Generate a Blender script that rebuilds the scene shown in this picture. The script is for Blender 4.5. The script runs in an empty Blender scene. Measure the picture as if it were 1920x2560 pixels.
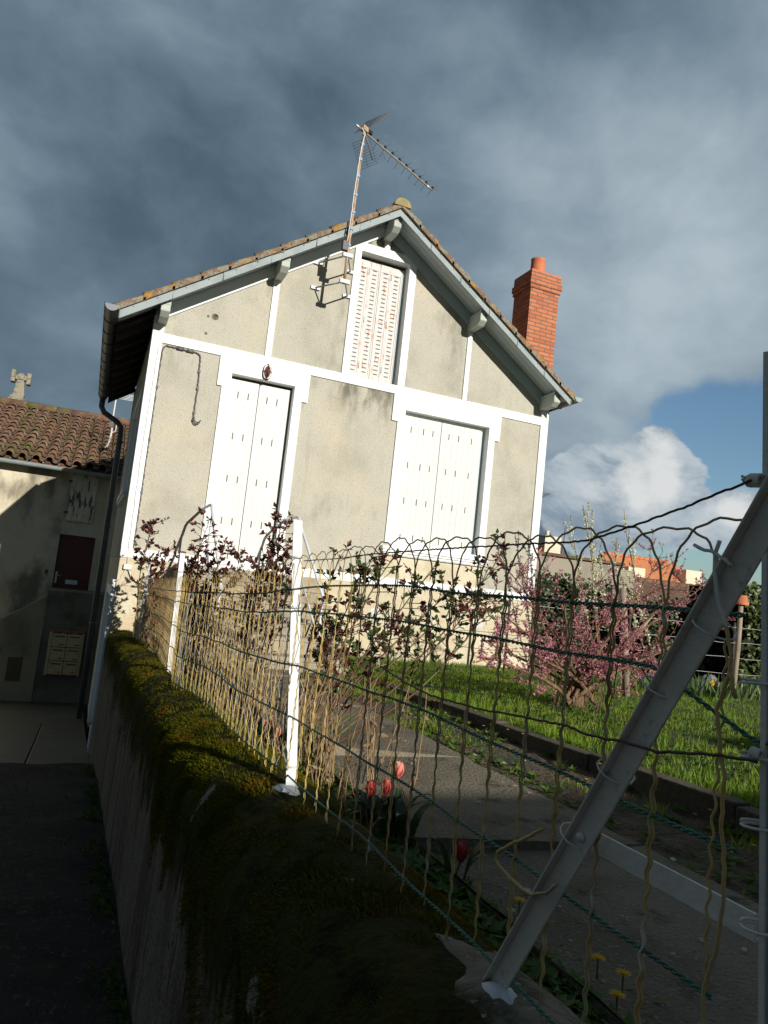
import bpy, math, random
from mathutils import Vector, Matrix, noise
random.seed(7)
sc = bpy.context.scene
COL = sc.collection

# ------------------------------------------------------------------ camera
FPX = 1800.0
YAW, PITCH, ROLL = math.radians(21.8), math.radians(6.1), math.radians(-6.175)
cy, sy = math.cos(YAW), math.sin(YAW)
FWD = Vector((sy*math.cos(PITCH), cy*math.cos(PITCH), math.sin(PITCH)))
r0 = Vector((cy, -sy, 0)); d0 = FWD.cross(r0)
RGT = r0*math.cos(ROLL) + d0*math.sin(ROLL)
DWN = d0*math.cos(ROLL) - r0*math.sin(ROLL)
cd = bpy.data.cameras.new('camera'); cam = bpy.data.objects.new('camera', cd); COL.objects.link(cam)
cam.matrix_world = Matrix(((RGT.x, -DWN.x, -FWD.x, 0), (RGT.y, -DWN.y, -FWD.y, 0), (RGT.z, -DWN.z, -FWD.z, 0), (0, 0, 0, 1)))
cd.sensor_fit = 'VERTICAL'; cd.sensor_height = 36; cd.lens = 36*FPX/2560
cd.clip_start = 0.02; cd.clip_end = 5000
sc.camera = cam
def ray(px, py): return RGT*((px-960)/FPX) + DWN*((py-1280)/FPX) + FWD
def atY(px, py, Y): r = ray(px, py); return r*(Y/r.y)
def atX(px, py, X): r = ray(px, py); return r*(X/r.x)
def atZ(px, py, Z): r = ray(px, py); return r*(Z/r.z)

# ------------------------------------------------------------------ sun, sky, exposure
SUN_EL, SUN_AZ = math.radians(17.3), math.radians(14)      # azimuth measured from -Y towards +X
TOSUN = Vector((math.sin(SUN_AZ)*math.cos(SUN_EL), -math.cos(SUN_AZ)*math.cos(SUN_EL), math.sin(SUN_EL)))
sl = bpy.data.lights.new('sun', 'SUN'); sl.energy = 4.7; sl.angle = math.radians(0.5); sl.color = (1.0, 0.935, 0.83)
so = bpy.data.objects.new('sun', sl); COL.objects.link(so)
so.rotation_euler = TOSUN.to_track_quat('Z', 'Y').to_euler()
sc.view_settings.view_transform = 'Standard'; sc.view_settings.look = 'None'
sc.view_settings.exposure = 0.25; sc.view_settings.gamma = 1.0
W = bpy.data.worlds.new('World'); sc.world = W; W.use_nodes = True

def build_sky():
    nt = W.node_tree; N = nt.nodes; L = nt.links; N.clear()
    def nd(t, **k):
        n = N.new(t)
        for a, b in k.items(): setattr(n, a, b)
        return n
    def math_(op, a, b=None, clamp=False):
        n = nd('ShaderNodeMath', operation=op, use_clamp=clamp)
        for i, v in enumerate((a, b)):
            if v is None: continue
            if isinstance(v, (int, float)): n.inputs[i].default_value = v
            else: L.new(v, n.inputs[i])
        return n.outputs[0]
    def mrange(v, a, b, c=0.0, d=1.0, smooth=True):
        n = nd('ShaderNodeMapRange', interpolation_type='SMOOTHSTEP' if smooth else 'LINEAR')
        L.new(v, n.inputs[0]); n.inputs[1].default_value = a; n.inputs[2].default_value = b; n.inputs[3].default_value = c; n.inputs[4].default_value = d
        return n.outputs[0]
    def mixc(f, a, b):
        n = nd('ShaderNodeMix', data_type='RGBA')
        if isinstance(f, float): n.inputs[0].default_value = f
        else: L.new(f, n.inputs[0])
        for i, v in ((6, a), (7, b)):
            if isinstance(v, tuple): n.inputs[i].default_value = (*v, 1)
            else: L.new(v, n.inputs[i])
        return n.outputs[2]
    tc = nd('ShaderNodeTexCoord'); vec = tc.outputs['Generated']
    warp = nd('ShaderNodeTexNoise'); warp.inputs['Scale'].default_value = 2.6; warp.inputs['Detail'].default_value = 5
    L.new(vec, warp.inputs['Vector'])
    wv = nd('ShaderNodeVectorMath', operation='MULTIPLY_ADD'); L.new(warp.outputs['Color'], wv.inputs[0])
    wv.inputs[1].default_value = (.22, .22, .16); L.new(vec, wv.inputs[2])
    off = nd('ShaderNodeVectorMath', operation='SUBTRACT'); L.new(wv.outputs[0], off.inputs[0]); off.inputs[1].default_value = (.11, .11, .08)
    wvec = off.outputs[0]
    def noise_(sc_, det=6, rough=.55, st=(1, 1, 1.6), src=None, seed=0):
        mp = nd('ShaderNodeMapping'); mp.inputs['Scale'].default_value = st; mp.inputs['Location'].default_value = (seed, seed*.7, seed*.3)
        L.new(src or vec, mp.inputs[0])
        n = nd('ShaderNodeTexNoise'); n.inputs['Scale'].default_value = sc_; n.inputs['Detail'].default_value = det; n.inputs['Roughness'].default_value = rough
        L.new(mp.outputs[0], n.inputs['Vector']); return n.outputs['Fac']
    def blob(px, py, rad, src=None, inner=0.0):
        d = ray(px, py).normalized()
        n = nd('ShaderNodeVectorMath', operation='DISTANCE'); L.new(src or wvec, n.inputs[0]); n.inputs[1].default_value = d
        return mrange(n.outputs['Value'], inner, rad, 1.0, 0.0)
    sky = nd('ShaderNodeTexSky', sky_type='NISHITA'); sky.sun_disc = False
    sky.sun_elevation = SUN_EL; sky.sun_rotation = math.pi - SUN_AZ
    skyc = nd('ShaderNodeVectorMath', operation='MULTIPLY'); L.new(sky.outputs[0], skyc.inputs[0]); skyc.inputs[1].default_value = (.085, .105, .118)
    blue = skyc.outputs[0]
    # broad light and dark banks of the storm cloud
    n1 = noise_(1.7, 7, .50, (1, 1, 1.6), None, 3.1); n2 = noise_(3.6, 6, .52, (1, 1, 1.4), wvec, 1.3)
    n3 = noise_(9.0, 7, .6, (1, 1, 1.7), wvec, 6.1)
    f = math_('ADD', math_('ADD', math_('MULTIPLY', n1, .62), math_('MULTIPLY', n2, .62)), math_('MULTIPLY', math_('SUBTRACT', n3, .95), .17))
    def add(f, b, w): return math_('ADD', f, math_('MULTIPLY', b, w))
    for (px, py, r, w) in ((620, 560, .42, -.13), (150, 640, .30, -.08), (1350, 650, .16, -.04), (1500, 560, .33, .10), (1550, 850, .30, .13), (1080, 330, .22, .07), (1850, 350, .3, .05),
                           (40, 200, .40, .07), (950, -150, .5, .09), (1250, 450, .20, .05), (160, 830, .12, .10), (1720, 760, .20, .05), (1350, 1150, .16, .03)):
        f = add(f, blob(px, py, r), w)
    ramp = nd('ShaderNodeValToRGB'); L.new(f, ramp.inputs[0]); cr = ramp.color_ramp
    stops = [(.30, (.048, .084, .120)), (.44, (.085, .134, .183)), (.56, (.144, .210, .272)), (.70, (.255, .335, .405)), (.90, (.45, .54, .60))]
    while len(cr.elements) < len(stops): cr.elements.new(.5)
    for e, (p, c) in zip(cr.elements, stops): e.position = p; e.color = (*c, 1)
    dark = ramp.outputs[0]
    # hole of blue sky low on the right
    hole = blob(1880, 1290, .27, wvec, .05)
    for (px, py, r, w) in ((1780, 1075, .09, .7), (1560, 1350, .15, .45), (1410, 1330, .10, .35), (1920, 1040, .10, .6), (2300, 1250, .5, .8)):
        hole = add(hole, blob(px, py, r), w)
    hn = math_('ADD', hole, math_('MULTIPLY', math_('SUBTRACT', noise_(7, 7, .6, (1, 1, 1.5), wvec, 5), .5), 1.1))
    holem = mrange(hn, .52, .92)
    # sunlit heaps inside the hole
    def heaps(lst):
        s = None
        for (px, py, r, w) in lst:
            b = math_('MULTIPLY', blob(px, py, r, None), w); s = b if s is None else math_('ADD', s, b)
        return s
    cum = heaps(((1620, 1180, .085, 1.2), (1520, 1200, .095, 1.0), (1430, 1235, .085, .9), (1360, 1270, .07, .8), (1700, 1150, .06, .6), (1480, 1290, .08, .6), (1650, 1080, .055, .8), (1440, 1260, .08, .8), (1790, 1300, .075, 1.0), (1880, 1275, .06, 1.0), (1600, 1285, .09, .7), (1700, 1310, .06, .6)))
    nfine = noise_(16, 8, .6, (1, 1, 1.2), None, 2.2)
    cm = math_('ADD', cum, math_('MULTIPLY', math_('SUBTRACT', nfine, .5), 1.7))
    cmask = mrange(cm, .42, .66)
    core = heaps(((1600, 1190, .06, .9), (1650, 1090, .055, .9), (1500, 1215, .05, .5), (1430, 1250, .04, .4), (1540, 1150, .04, .4), (1640, 1185, .045, .7), (1860, 1270, .045, .9), (1790, 1258, .04, .7), (1560, 1235, .035, .4), (1720, 1300, .03, .3)))
    lit = mrange(math_('ADD', core, math_('MULTIPLY', math_('SUBTRACT', noise_(22, 7, .6, (1, 1, 1.3), None, 8), .5), 1.6)), .18, .95)
    shade = mixc(mrange(noise_(9, 7, .6, (1, 1, 2.2), wvec, 4), .38, .62), (.24, .32, .40), (.50, .57, .62))
    cumc = mixc(lit, shade, (.74, .76, .76))
    base = mixc(holem, dark, blue)
    allc = mixc(cmask, base, cumc)
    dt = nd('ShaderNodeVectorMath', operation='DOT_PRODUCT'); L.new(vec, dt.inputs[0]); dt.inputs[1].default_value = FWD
    offview_dim = mrange(dt.outputs['Value'], .15, .72, .60, 1.0)      # overhead and rear sky, out of view, dimmed to deepen the shade
    sc3 = nd('ShaderNodeVectorMath', operation='SCALE'); L.new(allc, sc3.inputs[0]); L.new(offview_dim, sc3.inputs['Scale']); allc = sc3.outputs[0]
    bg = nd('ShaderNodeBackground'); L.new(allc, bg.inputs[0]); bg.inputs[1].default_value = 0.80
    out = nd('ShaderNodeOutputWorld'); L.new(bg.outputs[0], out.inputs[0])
build_sky()

# ------------------------------------------------------------------ mesh helper
class MB:
    def __init__(s): s.v = []; s.f = []; s.m = []; s.sm = []
    def add(s, vs, fs, m=0, smooth=False):
        o = len(s.v); s.v.extend([tuple(v) for v in vs])
        for f in fs: s.f.append(tuple(i+o for i in f)); s.m.append(m); s.sm.append(smooth)
    def box(s, x0, x1, y0, y1, z0, z1, m=0):
        s.add([(x0,y0,z0),(x1,y0,z0),(x1,y1,z0),(x0,y1,z0),(x0,y0,z1),(x1,y0,z1),(x1,y1,z1),(x0,y1,z1)],
              [(0,3,2,1),(4,5,6,7),(0,1,5,4),(1,2,6,5),(2,3,7,6),(3,0,4,7)], m)
    def obox(s, c, ax, ay, az, m=0):
        c = Vector(c); ax = Vector(ax); ay = Vector(ay); az = Vector(az)
        vs = [c+i*ax+j*ay+k*az for k in (-1, 1) for (i, j) in ((-1,-1),(1,-1),(1,1),(-1,1))]
        s.add(vs, [(0,3,2,1),(4,5,6,7),(0,1,5,4),(1,2,6,5),(2,3,7,6),(3,0,4,7)], m)
    def quad(s, a, b, c, d, m=0): s.add([a, b, c, d], [(0, 1, 2, 3)], m)
    def prism(s, pts, y0, y1, m=0, axis='y'):
        n = len(pts)
        P = {'y': lambda a, b, t: (a, t, b), 'x': lambda a, b, t: (t, a, b), 'z': lambda a, b, t: (a, b, t)}[axis]
        vs = [P(a, b, y0) for a, b in pts] + [P(a, b, y1) for a, b in pts]
        fs = [tuple(range(n))[::-1], tuple(range(n, 2*n))] + [(i, (i+1) % n, n+(i+1) % n, n+i) for i in range(n)]
        s.add(vs, fs, m)
    def tube(s, pts, r, n=6, m=0, caps=True, smooth=True):
        pts = [Vector(p) for p in pts]
        if len(pts) < 2: return
        rs = r if isinstance(r, (list, tuple)) else [r]*len(pts)
        t = (pts[1]-pts[0]).normalized()
        u = t.cross(Vector((0, 0, 1)) if abs(t.z) < .9 else Vector((0, 1, 0))).normalized()
        vs = []
        for i, p in enumerate(pts):
            a = pts[max(i-1, 0)]; b = pts[min(i+1, len(pts)-1)]
            t = (b-a)
            t = t.normalized() if t.length > 1e-9 else Vector((0, 0, 1))
            u = u - t*u.dot(t)
            u = u.normalized() if u.length > 1e-6 else t.orthogonal().normalized()
            w = t.cross(u)
            for k in range(n):
                A = 2*math.pi*k/n
                vs.append(p + (u*math.cos(A)+w*math.sin(A))*rs[i])
        fs = [(i*n+k, i*n+(k+1) % n, (i+1)*n+(k+1) % n, (i+1)*n+k) for i in range(len(pts)-1) for k in range(n)]
        if caps: fs += [tuple(range(n))[::-1], tuple(range((len(pts)-1)*n, len(pts)*n))]
        s.add(vs, fs, m, smooth)
    def lathe(s, prof, c, n=16, m=0, axis=None, smooth=True):
        c = Vector(c); az = Vector(axis or (0, 0, 1)).normalized(); ax = az.orthogonal().normalized(); ay = az.cross(ax)
        vs = [c + az*h + (ax*math.cos(2*math.pi*k/n)+ay*math.sin(2*math.pi*k/n))*r for r, h in prof for k in range(n)]
        fs = [(i*n+k, i*n+(k+1) % n, (i+1)*n+(k+1) % n, (i+1)*n+k) for i in range(len(prof)-1) for k in range(n)]
        s.add(vs, fs, m, smooth)
    def leaf(s, p, d, up, l, w, m=0, fold=.25):
        d = Vector(d).normalized(); sd = d.cross(Vector(up))
        sd = sd.normalized() if sd.length > 1e-4 else d.orthogonal().normalized()
        nn = sd.cross(d); p = Vector(p)
        s.add([p, p+d*l*.45-sd*w*.5+nn*w*fold, p+d*l, p+d*l*.45+sd*w*.5+nn*w*fold, p+d*l*.5], [(0, 4, 1), (1, 4, 2), (2, 4, 3), (3, 4, 0)], m, True)
    def blade(s, p, tip, w, m=0):
        p = Vector(p); tip = Vector(tip); sd = (tip-p).cross(Vector((random.uniform(-1, 1), random.uniform(-1, 1), .2))).normalized()*w*.5
        mid = (p+tip)*.5 + Vector((0, 0, (tip-p).length*.12))
        s.add([p-sd, p+sd, mid+sd*.7, mid-sd*.7, tip], [(0, 1, 2, 3), (3, 2, 4)], m)
    def build(s, name, mats, parent=None, bevel=0, smooth=None):
        me = bpy.data.meshes.new(name)
        b = parent_loc(parent)
        me.from_pydata([(v[0]*KS-b.x, v[1]*KS-b.y, v[2]*KS-b.z) for v in s.v], [], s.f); me.update()
        if not isinstance(mats, (list, tuple)): mats = [mats]
        for m in mats: me.materials.append(m)
        me.polygons.foreach_set('material_index', s.m)
        me.polygons.foreach_set('use_smooth', [bool(smooth) if smooth is not None else x for x in s.sm])
        o = bpy.data.objects.new(name, me); COL.objects.link(o)
        if parent: o.parent = parent
        if bevel:
            bm_ = o.modifiers.new('bevel', 'BEVEL'); bm_.width = bevel; bm_.segments = 2; bm_.limit_method = 'ANGLE'
        return o
KS = 1.0      # working scale of the far cottage
def parent_loc(p):
    v = Vector((0, 0, 0))
    while p: v += p.location; p = p.parent
    return v
def tag(o, label=None, cat=None, group=None, kind=None):
    if label: o['label'] = label
    if cat: o['category'] = cat
    if group: o['group'] = group
    if kind: o['kind'] = kind
    return o
def empty(name, loc, label, cat, group=None):
    o = bpy.data.objects.new(name, None); COL.objects.link(o); o.location = Vector(loc)*KS; o.empty_display_size = .1
    return tag(o, label, cat, group)
def copy_tree(o, parent=None):
    c = o.copy(); COL.objects.link(c); c.parent = parent
    for ch in list(o.children): copy_tree(ch, c)
    return c
def R(a, b): return random.uniform(a, b)
def rdir(zmin=-1):
    while True:
        v = Vector((R(-1, 1), R(-1, 1), R(zmin, 1)))
        if .1 < v.length < 1: return v.normalized()

# ------------------------------------------------------------------ materials
def mat(name, base, layers=(), rough=.8, bump=(), metallic=0.0, island=0.0, island_col=None, spec=None, trans=0.0, brick=None):
    """layers: (color, scale, lo, hi, stretch, zrange) noise masks laid over the base colour, world position coordinates"""
    m = bpy.data.materials.new(name); m.use_nodes = True
    nt = m.node_tree; N = nt.nodes; L = nt.links; b = N['Principled BSDF']
    geo = N.new('ShaderNodeNewGeometry'); pos = geo.outputs['Position']
    col = N.new('ShaderNodeRGB'); col.outputs[0].default_value = (*base, 1); cur = col.outputs[0]
    bh = None
    def mix(f, a, c):
        n = N.new('ShaderNodeMix'); n.data_type = 'RGBA'
        L.new(f, n.inputs[0]); L.new(a, n.inputs[6])
        if isinstance(c, tuple): n.inputs[7].default_value = (*c, 1)
        else: L.new(c, n.inputs[7])
        return n.outputs[2]
    def mr(v, a, bb, c=0.0, d=1.0):
        n = N.new('ShaderNodeMapRange'); n.interpolation_type = 'SMOOTHSTEP'; L.new(v, n.inputs[0])
        for i, x in enumerate((a, bb, c, d)): n.inputs[i+1].default_value = x
        return n.outputs[0]
    def mul(a, bb):
        n = N.new('ShaderNodeMath'); n.operation = 'MULTIPLY'; L.new(a, n.inputs[0]); L.new(bb, n.inputs[1]); return n.outputs[0]
    if brick:
        bt = N.new('ShaderNodeTexBrick'); sx = N.new('ShaderNodeSeparateXYZ'); L.new(pos, sx.inputs[0])
        ad = N.new('ShaderNodeMath'); L.new(sx.outputs[0], ad.inputs[0]); L.new(sx.outputs[1], ad.inputs[1])
        cb = N.new('ShaderNodeCombineXYZ'); L.new(ad.outputs[0], cb.inputs[0]); L.new(sx.outputs[2], cb.inputs[1]); L.new(cb.outputs[0], bt.inputs[0])
        bt.inputs['Scale'].default_value = 1.0; bt.inputs['Brick Width'].default_value = .225; bt.inputs['Row Height'].default_value = .066
        bt.inputs['Mortar Size'].default_value = .0085; bt.inputs['Mortar Smooth'].default_value = .3; bt.inputs['Bias'].default_value = 0.0
        bt.inputs['Color1'].default_value = (*brick[0], 1); bt.inputs['Color2'].default_value = (*brick[1], 1); bt.inputs['Mortar'].default_value = (*brick[2], 1)
        cur = bt.outputs['Color']; bh = bt.outputs['Fac']
    if island:
        mm = N.new('ShaderNodeMath'); mm.operation = 'MULTIPLY'; L.new(geo.outputs['Random Per Island'], mm.inputs[0]); mm.inputs[1].default_value = island
        cur = mix(mm.outputs[0], cur, island_col)
    for ly in layers:
        c, s, lo, hi = ly[:4]; st = ly[4] if len(ly) > 4 and ly[4] else (1, 1, 1); zr = ly[5] if len(ly) > 5 else None
        mp = N.new('ShaderNodeMapping'); mp.inputs['Scale'].default_value = st
        k = len(N); mp.inputs['Location'].default_value = (k*1.37 % 5, k*.71 % 3, k*.33 % 2); L.new(pos, mp.inputs[0])
        n = N.new('ShaderNodeTexNoise'); n.inputs['Scale'].default_value = s; n.inputs['Detail'].default_value = 7; n.inputs['Roughness'].default_value = .6
        L.new(mp.outputs[0], n.inputs['Vector'])
        f = mr(n.outputs['Fac'], lo, hi)
        if zr:
            sx = N.new('ShaderNodeSeparateXYZ'); L.new(pos, sx.inputs[0]); hz = sx.outputs[2]
            if len(zr) > 2:
                ma = N.new('ShaderNodeMath'); ma.operation = 'MULTIPLY_ADD'; L.new(sx.outputs[1], ma.inputs[0]); ma.inputs[1].default_value = zr[2]; L.new(hz, ma.inputs[2]); hz = ma.outputs[0]
                n2 = N.new('ShaderNodeTexNoise'); n2.inputs['Scale'].default_value = 7; n2.inputs['Detail'].default_value = 6; m2 = N.new('ShaderNodeMapping'); m2.inputs['Scale'].default_value = (1, 1.6, .35); L.new(pos, m2.inputs[0]); L.new(m2.outputs[0], n2.inputs['Vector'])
                mb2 = N.new('ShaderNodeMath'); mb2.operation = 'MULTIPLY_ADD'; L.new(n2.outputs['Fac'], mb2.inputs[0]); mb2.inputs[1].default_value = zr[3]; L.new(hz, mb2.inputs[2]); hz = mb2.outputs[0]
            f = mul(f, mr(hz, zr[0], zr[1]))
        if len(ly) > 6:
            sx2 = N.new('ShaderNodeSeparateXYZ'); L.new(pos, sx2.inputs[0]); f = mul(f, mul(mr(sx2.outputs[0], ly[6][0], ly[6][0]+.5), mr(sx2.outputs[0], ly[6][1], ly[6][1]-.2)))
        cur = mix(f, cur, c)
    L.new(cur, b.inputs['Base Color'])
    b.inputs['Roughness'].default_value = rough; b.inputs['Metallic'].default_value = metallic
    if spec is not None: b.inputs['Specular IOR Level'].default_value = spec
    prev = None
    if bh is not None:
        bp = N.new('ShaderNodeBump'); bp.inputs['Strength'].default_value = .8; bp.inputs['Distance'].default_value = .006; bp.invert = True
        L.new(bh, bp.inputs['Height']); prev = bp.outputs[0]
    for (s, dist, st) in bump:
        n = N.new('ShaderNodeTexNoise'); n.inputs['Scale'].default_value = s; n.inputs['Detail'].default_value = 5
        mp = N.new('ShaderNodeMapping'); mp.inputs['Scale'].default_value = st or (1, 1, 1); L.new(pos, mp.inputs[0]); L.new(mp.outputs[0], n.inputs['Vector'])
        bp = N.new('ShaderNodeBump'); bp.inputs['Strength'].default_value = 1.0; bp.inputs['Distance'].default_value = dist
        L.new(n.outputs['Fac'], bp.inputs['Height'])
        if prev: L.new(prev, bp.inputs['Normal'])
        prev = bp.outputs[0]
    if prev: L.new(prev, b.inputs['Normal'])
    if trans:
        tr = N.new('ShaderNodeBsdfTranslucent'); L.new(cur, tr.inputs[0]); ms = N.new('ShaderNodeMixShader'); ms.inputs[0].default_value = trans
        L.new(b.outputs[0], ms.inputs[1]); L.new(tr.outputs[0], ms.inputs[2]); L.new(ms.outputs[0], N['Material Output'].inputs[0])
    return m

M = {}
M['render'] = mat('render', (.455, .442, .378), [((.37, .36, .30), 1.1, .45, .70), ((.53, .475, .37), .8, .5, .75), ((.33, .32, .255), 4, .54, .86, (2.2, 1, .22)), ((.25, .24, .19), 60, .55, .70), ((.56, .53, .45), 85, .54, .68),
                  ((.22, .22, .185), 1.6, .52, .75, (1, 1, .45)), ((.13, .125, .095), 3.5, .40, .66, (1.5, 1, .6), (2.25, 2.88), (2.7, 3.95))], .95, [(85, .012, None)])
M['plinth'] = mat('plinth', (.52, .46, .33), [((.60, .55, .42), 2.2, .45, .65), ((.48, .32, .16), 1.8, .52, .75, (1, 1, 1), (-.4, -1.0)), ((.40, .33, .22), 26, .55, .75)], .95, [(9, .03, None), (60, .008, None)])
M['trim'] = mat('white_paint', (.80, .82, .83), [((.70, .72, .73), 2.5, .55, .85), ((.74, .75, .75), 120, .55, .8)], .75, [(140, .003, None)])
M['shutter'] = mat('shutter_paint', (.58, .585, .565), [((.50, .505, .485), 5, .5, .85, (6, 6, .4))], .5, [(30, .002, (6, 6, .3))])
M['rusty_shutter'] = mat('rusty_shutter', (.45, .45, .455), [((.56, .45, .34), 7, .52, .72, (2.2, 1, .5)), ((.36, .15, .05), 11, .54, .66, (2.6, 1, .5))], .5)
M['soffit'] = mat('grey_paint_and_shade', (.46, .53, .55), [((.38, .45, .47), 3, .5, .8)], .6)  # soffit paint, also used to colour shade onto white parts
M['purlin'] = mat('purlin_paint', (.42, .46, .42), [((.33, .37, .33), 6, .5, .75), ((.52, .54, .50), 20, .6, .75)], .7)
M['zinc'] = mat('zinc', (.25, .30, .315), [((.19, .235, .25), 3.5, .45, .7), ((.33, .38, .39), 9, .55, .75)], .6, [(4, .004, None)])
M['dark_zinc'] = mat('dark_zinc', (.10, .115, .13), [((.16, .17, .18), 6, .5, .75)], .5, metallic=.3)
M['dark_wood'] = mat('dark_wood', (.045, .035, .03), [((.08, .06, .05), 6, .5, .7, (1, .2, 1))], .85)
M['slit'] = mat('slit_dark', (.10, .10, .10), rough=.9)
M['tile'] = mat('roof_tile', (.30, .115, .06), [((.20, .11, .07), 5, .45, .65), ((.30, .27, .20), 9, .50, .62), ((.40, .22, .03), 7, .56, .64), ((.20, .20, .15), 25, .58, .7)], .95, [(30, .012, None)])
M['ridge'] = mat('ridge_tile', (.26, .22, .12), [((.42, .26, .03), 14, .50, .62), ((.30, .30, .22), 20, .5, .65)], .95, [(40, .012, None)])
M['lichen_tile'] = mat('lichen_tile', (.20, .12, .075), [((.24, .22, .17), 11, .42, .54), ((.38, .20, .03), 5, .54, .62), ((.10, .085, .06), 30, .54, .66), ((.36, .33, .26), 45, .60, .70)], .95, [(40, .014, None)])
M['brick'] = mat('chimney_brick', (.5, .15, .06), [((.32, .10, .05), 6, .55, .8), ((.50, .30, .06), 7, .66, .72)], .9, [(60, .004, None)], brick=((.50, .185, .09), (.38, .115, .055), (.17, .115, .085)))
M['terracotta'] = mat('terracotta', (.52, .17, .08), [((.40, .12, .06), 5, .5, .75)], .8, [(40, .003, None)])
M['metal_paint'] = mat('metal_paint', (.62, .60, .57), [((.50, .49, .47), 7, .5, .75), ((.30, .14, .05), 16, .68, .78)], .5, [(60, .003, None)])
M['white_metal'] = mat('white_metal', (.54, .57, .60), [((.44, .47, .50), 6, .5, .8), ((.40, .22, .10), 18, .70, .78)], .5)
M['brace'] = mat('brace_paint', (.55, .50, .45), [((.46, .42, .38), 9, .45, .75), ((.33, .33, .32), 50, .58, .7)], .55, [(90, .002, None)])
M['alu'] = mat('aluminium', (.56, .53, .46), [((.40, .36, .28), 12, .5, .75)], .4, metallic=.5)
M['rust_mast'] = mat('rusty_mast', (.42, .33, .24), [((.36, .17, .07), 14, .45, .65, (1, 1, .4)), ((.55, .52, .48), 9, .58, .7)], .6, metallic=.2)
M['black'] = mat('black_plastic', (.02, .02, .022), rough=.5)
M['grey_rod'] = mat('grey_rod', (.16, .16, .16), rough=.5)
M['blue_tape'] = mat('blue_tape', (.25, .42, .62), rough=.5)
M['lamp_metal'] = mat('lamp_metal', (.055, .03, .028), [((.16, .12, .11), 40, .58, .7)], .35)
M['lamp_glass'] = mat('lamp_glass', (.13, .045, .025), [((.26, .10, .04), 18, .5, .7)], .18)
M['cable'] = mat('cable', (.09, .09, .095), rough=.6)
M['white_cable'] = mat('white_cable', (.6, .6, .58), rough=.5)
M['wall_concrete'] = mat('garden_wall_concrete', (.135, .115, .095), [((.085, .075, .062), 2.2, .42, .65, (1, 2.5, .35)), ((.20, .175, .15), 5, .56, .75, (1, 3, .25)), ((.05, .045, .035), 6, .56, .7, (1, 2.4, .4)),
    ((.22, .20, .17), 120, .60, .75), ((.05, .048, .038), 90, .56, .70)], .95, [(110, .006, None), (14, .012, None)])
ZR = (-.53, -.42, .0405, .62)
M['wall_concrete'] = mat('garden_wall_concrete', (.21, .175, .137), [((.105, .085, .063), 2.2, .42, .65, (1, 2.5, .35)), ((.28, .24, .19), 5, .56, .72, (1, 3, .22)), ((.035, .03, .02), 6, .56, .7, (1, 2.4, .4)),
    ((.21, .18, .145), 90, .57, .70), ((.04, .036, .026), 70, .54, .68),
    ((.030, .031, .005), 2.0, -.2, -.1, None, ZR), ((.034, .026, .010), 9, .60, .70, None, ZR), ((.060, .036, .006), 5, .54, .7, None, ZR), ((.26, .24, .20), 8, .63, .68, (1, 1, .6), ZR), ((.010, .011, .003), 12, .50, .64, None, ZR)], .95, [(80, .010, None), (14, .018, None)], spec=.08)
M['moss_base'] = M['wall_concrete']
M['moss'] = mat('moss', (.135, .135, .010), [((.045, .052, .006), 5.5, .50, .68), ((.17, .085, .008), 4.5, .54, .68)], .9, island=.8, island_col=(.045, .046, .005), trans=.2, spec=.05)
M['alley'] = mat('alley_asphalt', (.030, .029, .027), [((.016, .016, .015), 1.3, .42, .65), ((.10, .095, .085), 48, .60, .70), ((.03, .042, .018), 2.2, .60, .74), ((.06, .055, .05), 18, .58, .70)], .9, [(90, .015, None), (12, .02, None)], spec=.15)
M['wet_concrete'] = mat('wet_concrete', (.065, .058, .038), [((.05, .045, .032), 1.6, .42, .62), ((.055, .07, .022), 2.4, .52, .68), ((.22, .21, .18), 30, .6, .75)], .55, [(50, .006, None)])
M['path'] = mat('path_concrete', (.20, .175, .13), [((.13, .11, .08), 1.6, .42, .65), ((.07, .06, .042), 5, .55, .70), ((.26, .23, .18), 60, .56, .68), ((.06, .056, .045), 60, .58, .72), ((.06, .075, .03), 3, .66, .76)], .95, [(70, .012, None)], spec=.15)
M['footing'] = mat('footing_concrete', (.17, .145, .105), [((.10, .085, .06), 9, .45, .65), ((.035, .035, .010), 8, .48, .60), ((.28, .25, .2), 60, .58, .7)], .95, [(50, .008, None)])
M['soil'] = mat('soil', (.105, .075, .045), [((.055, .042, .025), 6, .45, .65), ((.05, .075, .02), 3, .52, .66), ((.17, .13, .085), 35, .58, .72)], .98, [(40, .05, None), (9, .05, None)])
M['turf'] = mat('turf', (.040, .068, .012), [((.075, .065, .03), 4, .55, .72), ((.03, .05, .01), 12, .5, .7)], .98, [(40, .04, None)])
M['far_ground'] = mat('far_ground', (.07, .085, .03), [((.10, .09, .05), .1, .45, .65)], .98)
M['grass'] = mat('grass', (.155, .29, .014), [((.24, .31, .02), 2, .48, .66), ((.06, .15, .012), 3, .52, .66)], .6, island=.7, island_col=(.22, .28, .03), trans=.5)
M['leaf_green'] = mat('leaf_green', (.035, .075, .022), rough=.40, island=.8, island_col=(.075, .10, .022), trans=.25)
M['leaf_red'] = mat('leaf_red', (.105, .020, .022), rough=.40, island=.85, island_col=(.045, .018, .014), trans=.25)
M['leaf_bronze'] = mat('leaf_bronze', (.06, .035, .014), rough=.35, island=.9, island_col=(.042, .060, .016), trans=.2)
M['weed'] = mat('weed', (.075, .15, .025), rough=.6, island=.8, island_col=(.13, .19, .03), trans=.35)
M['cane'] = mat('cane', (.10, .045, .025), [((.09, .11, .03), 6, .5, .65)], .6)
M['bark'] = mat('bark', (.17, .105, .06), [((.10, .06, .035), 14, .45, .65, (1, 1, .3)), ((.24, .17, .11), 9, .58, .72)], .9, [(40, .02, (1, 1, .3))])
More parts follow.
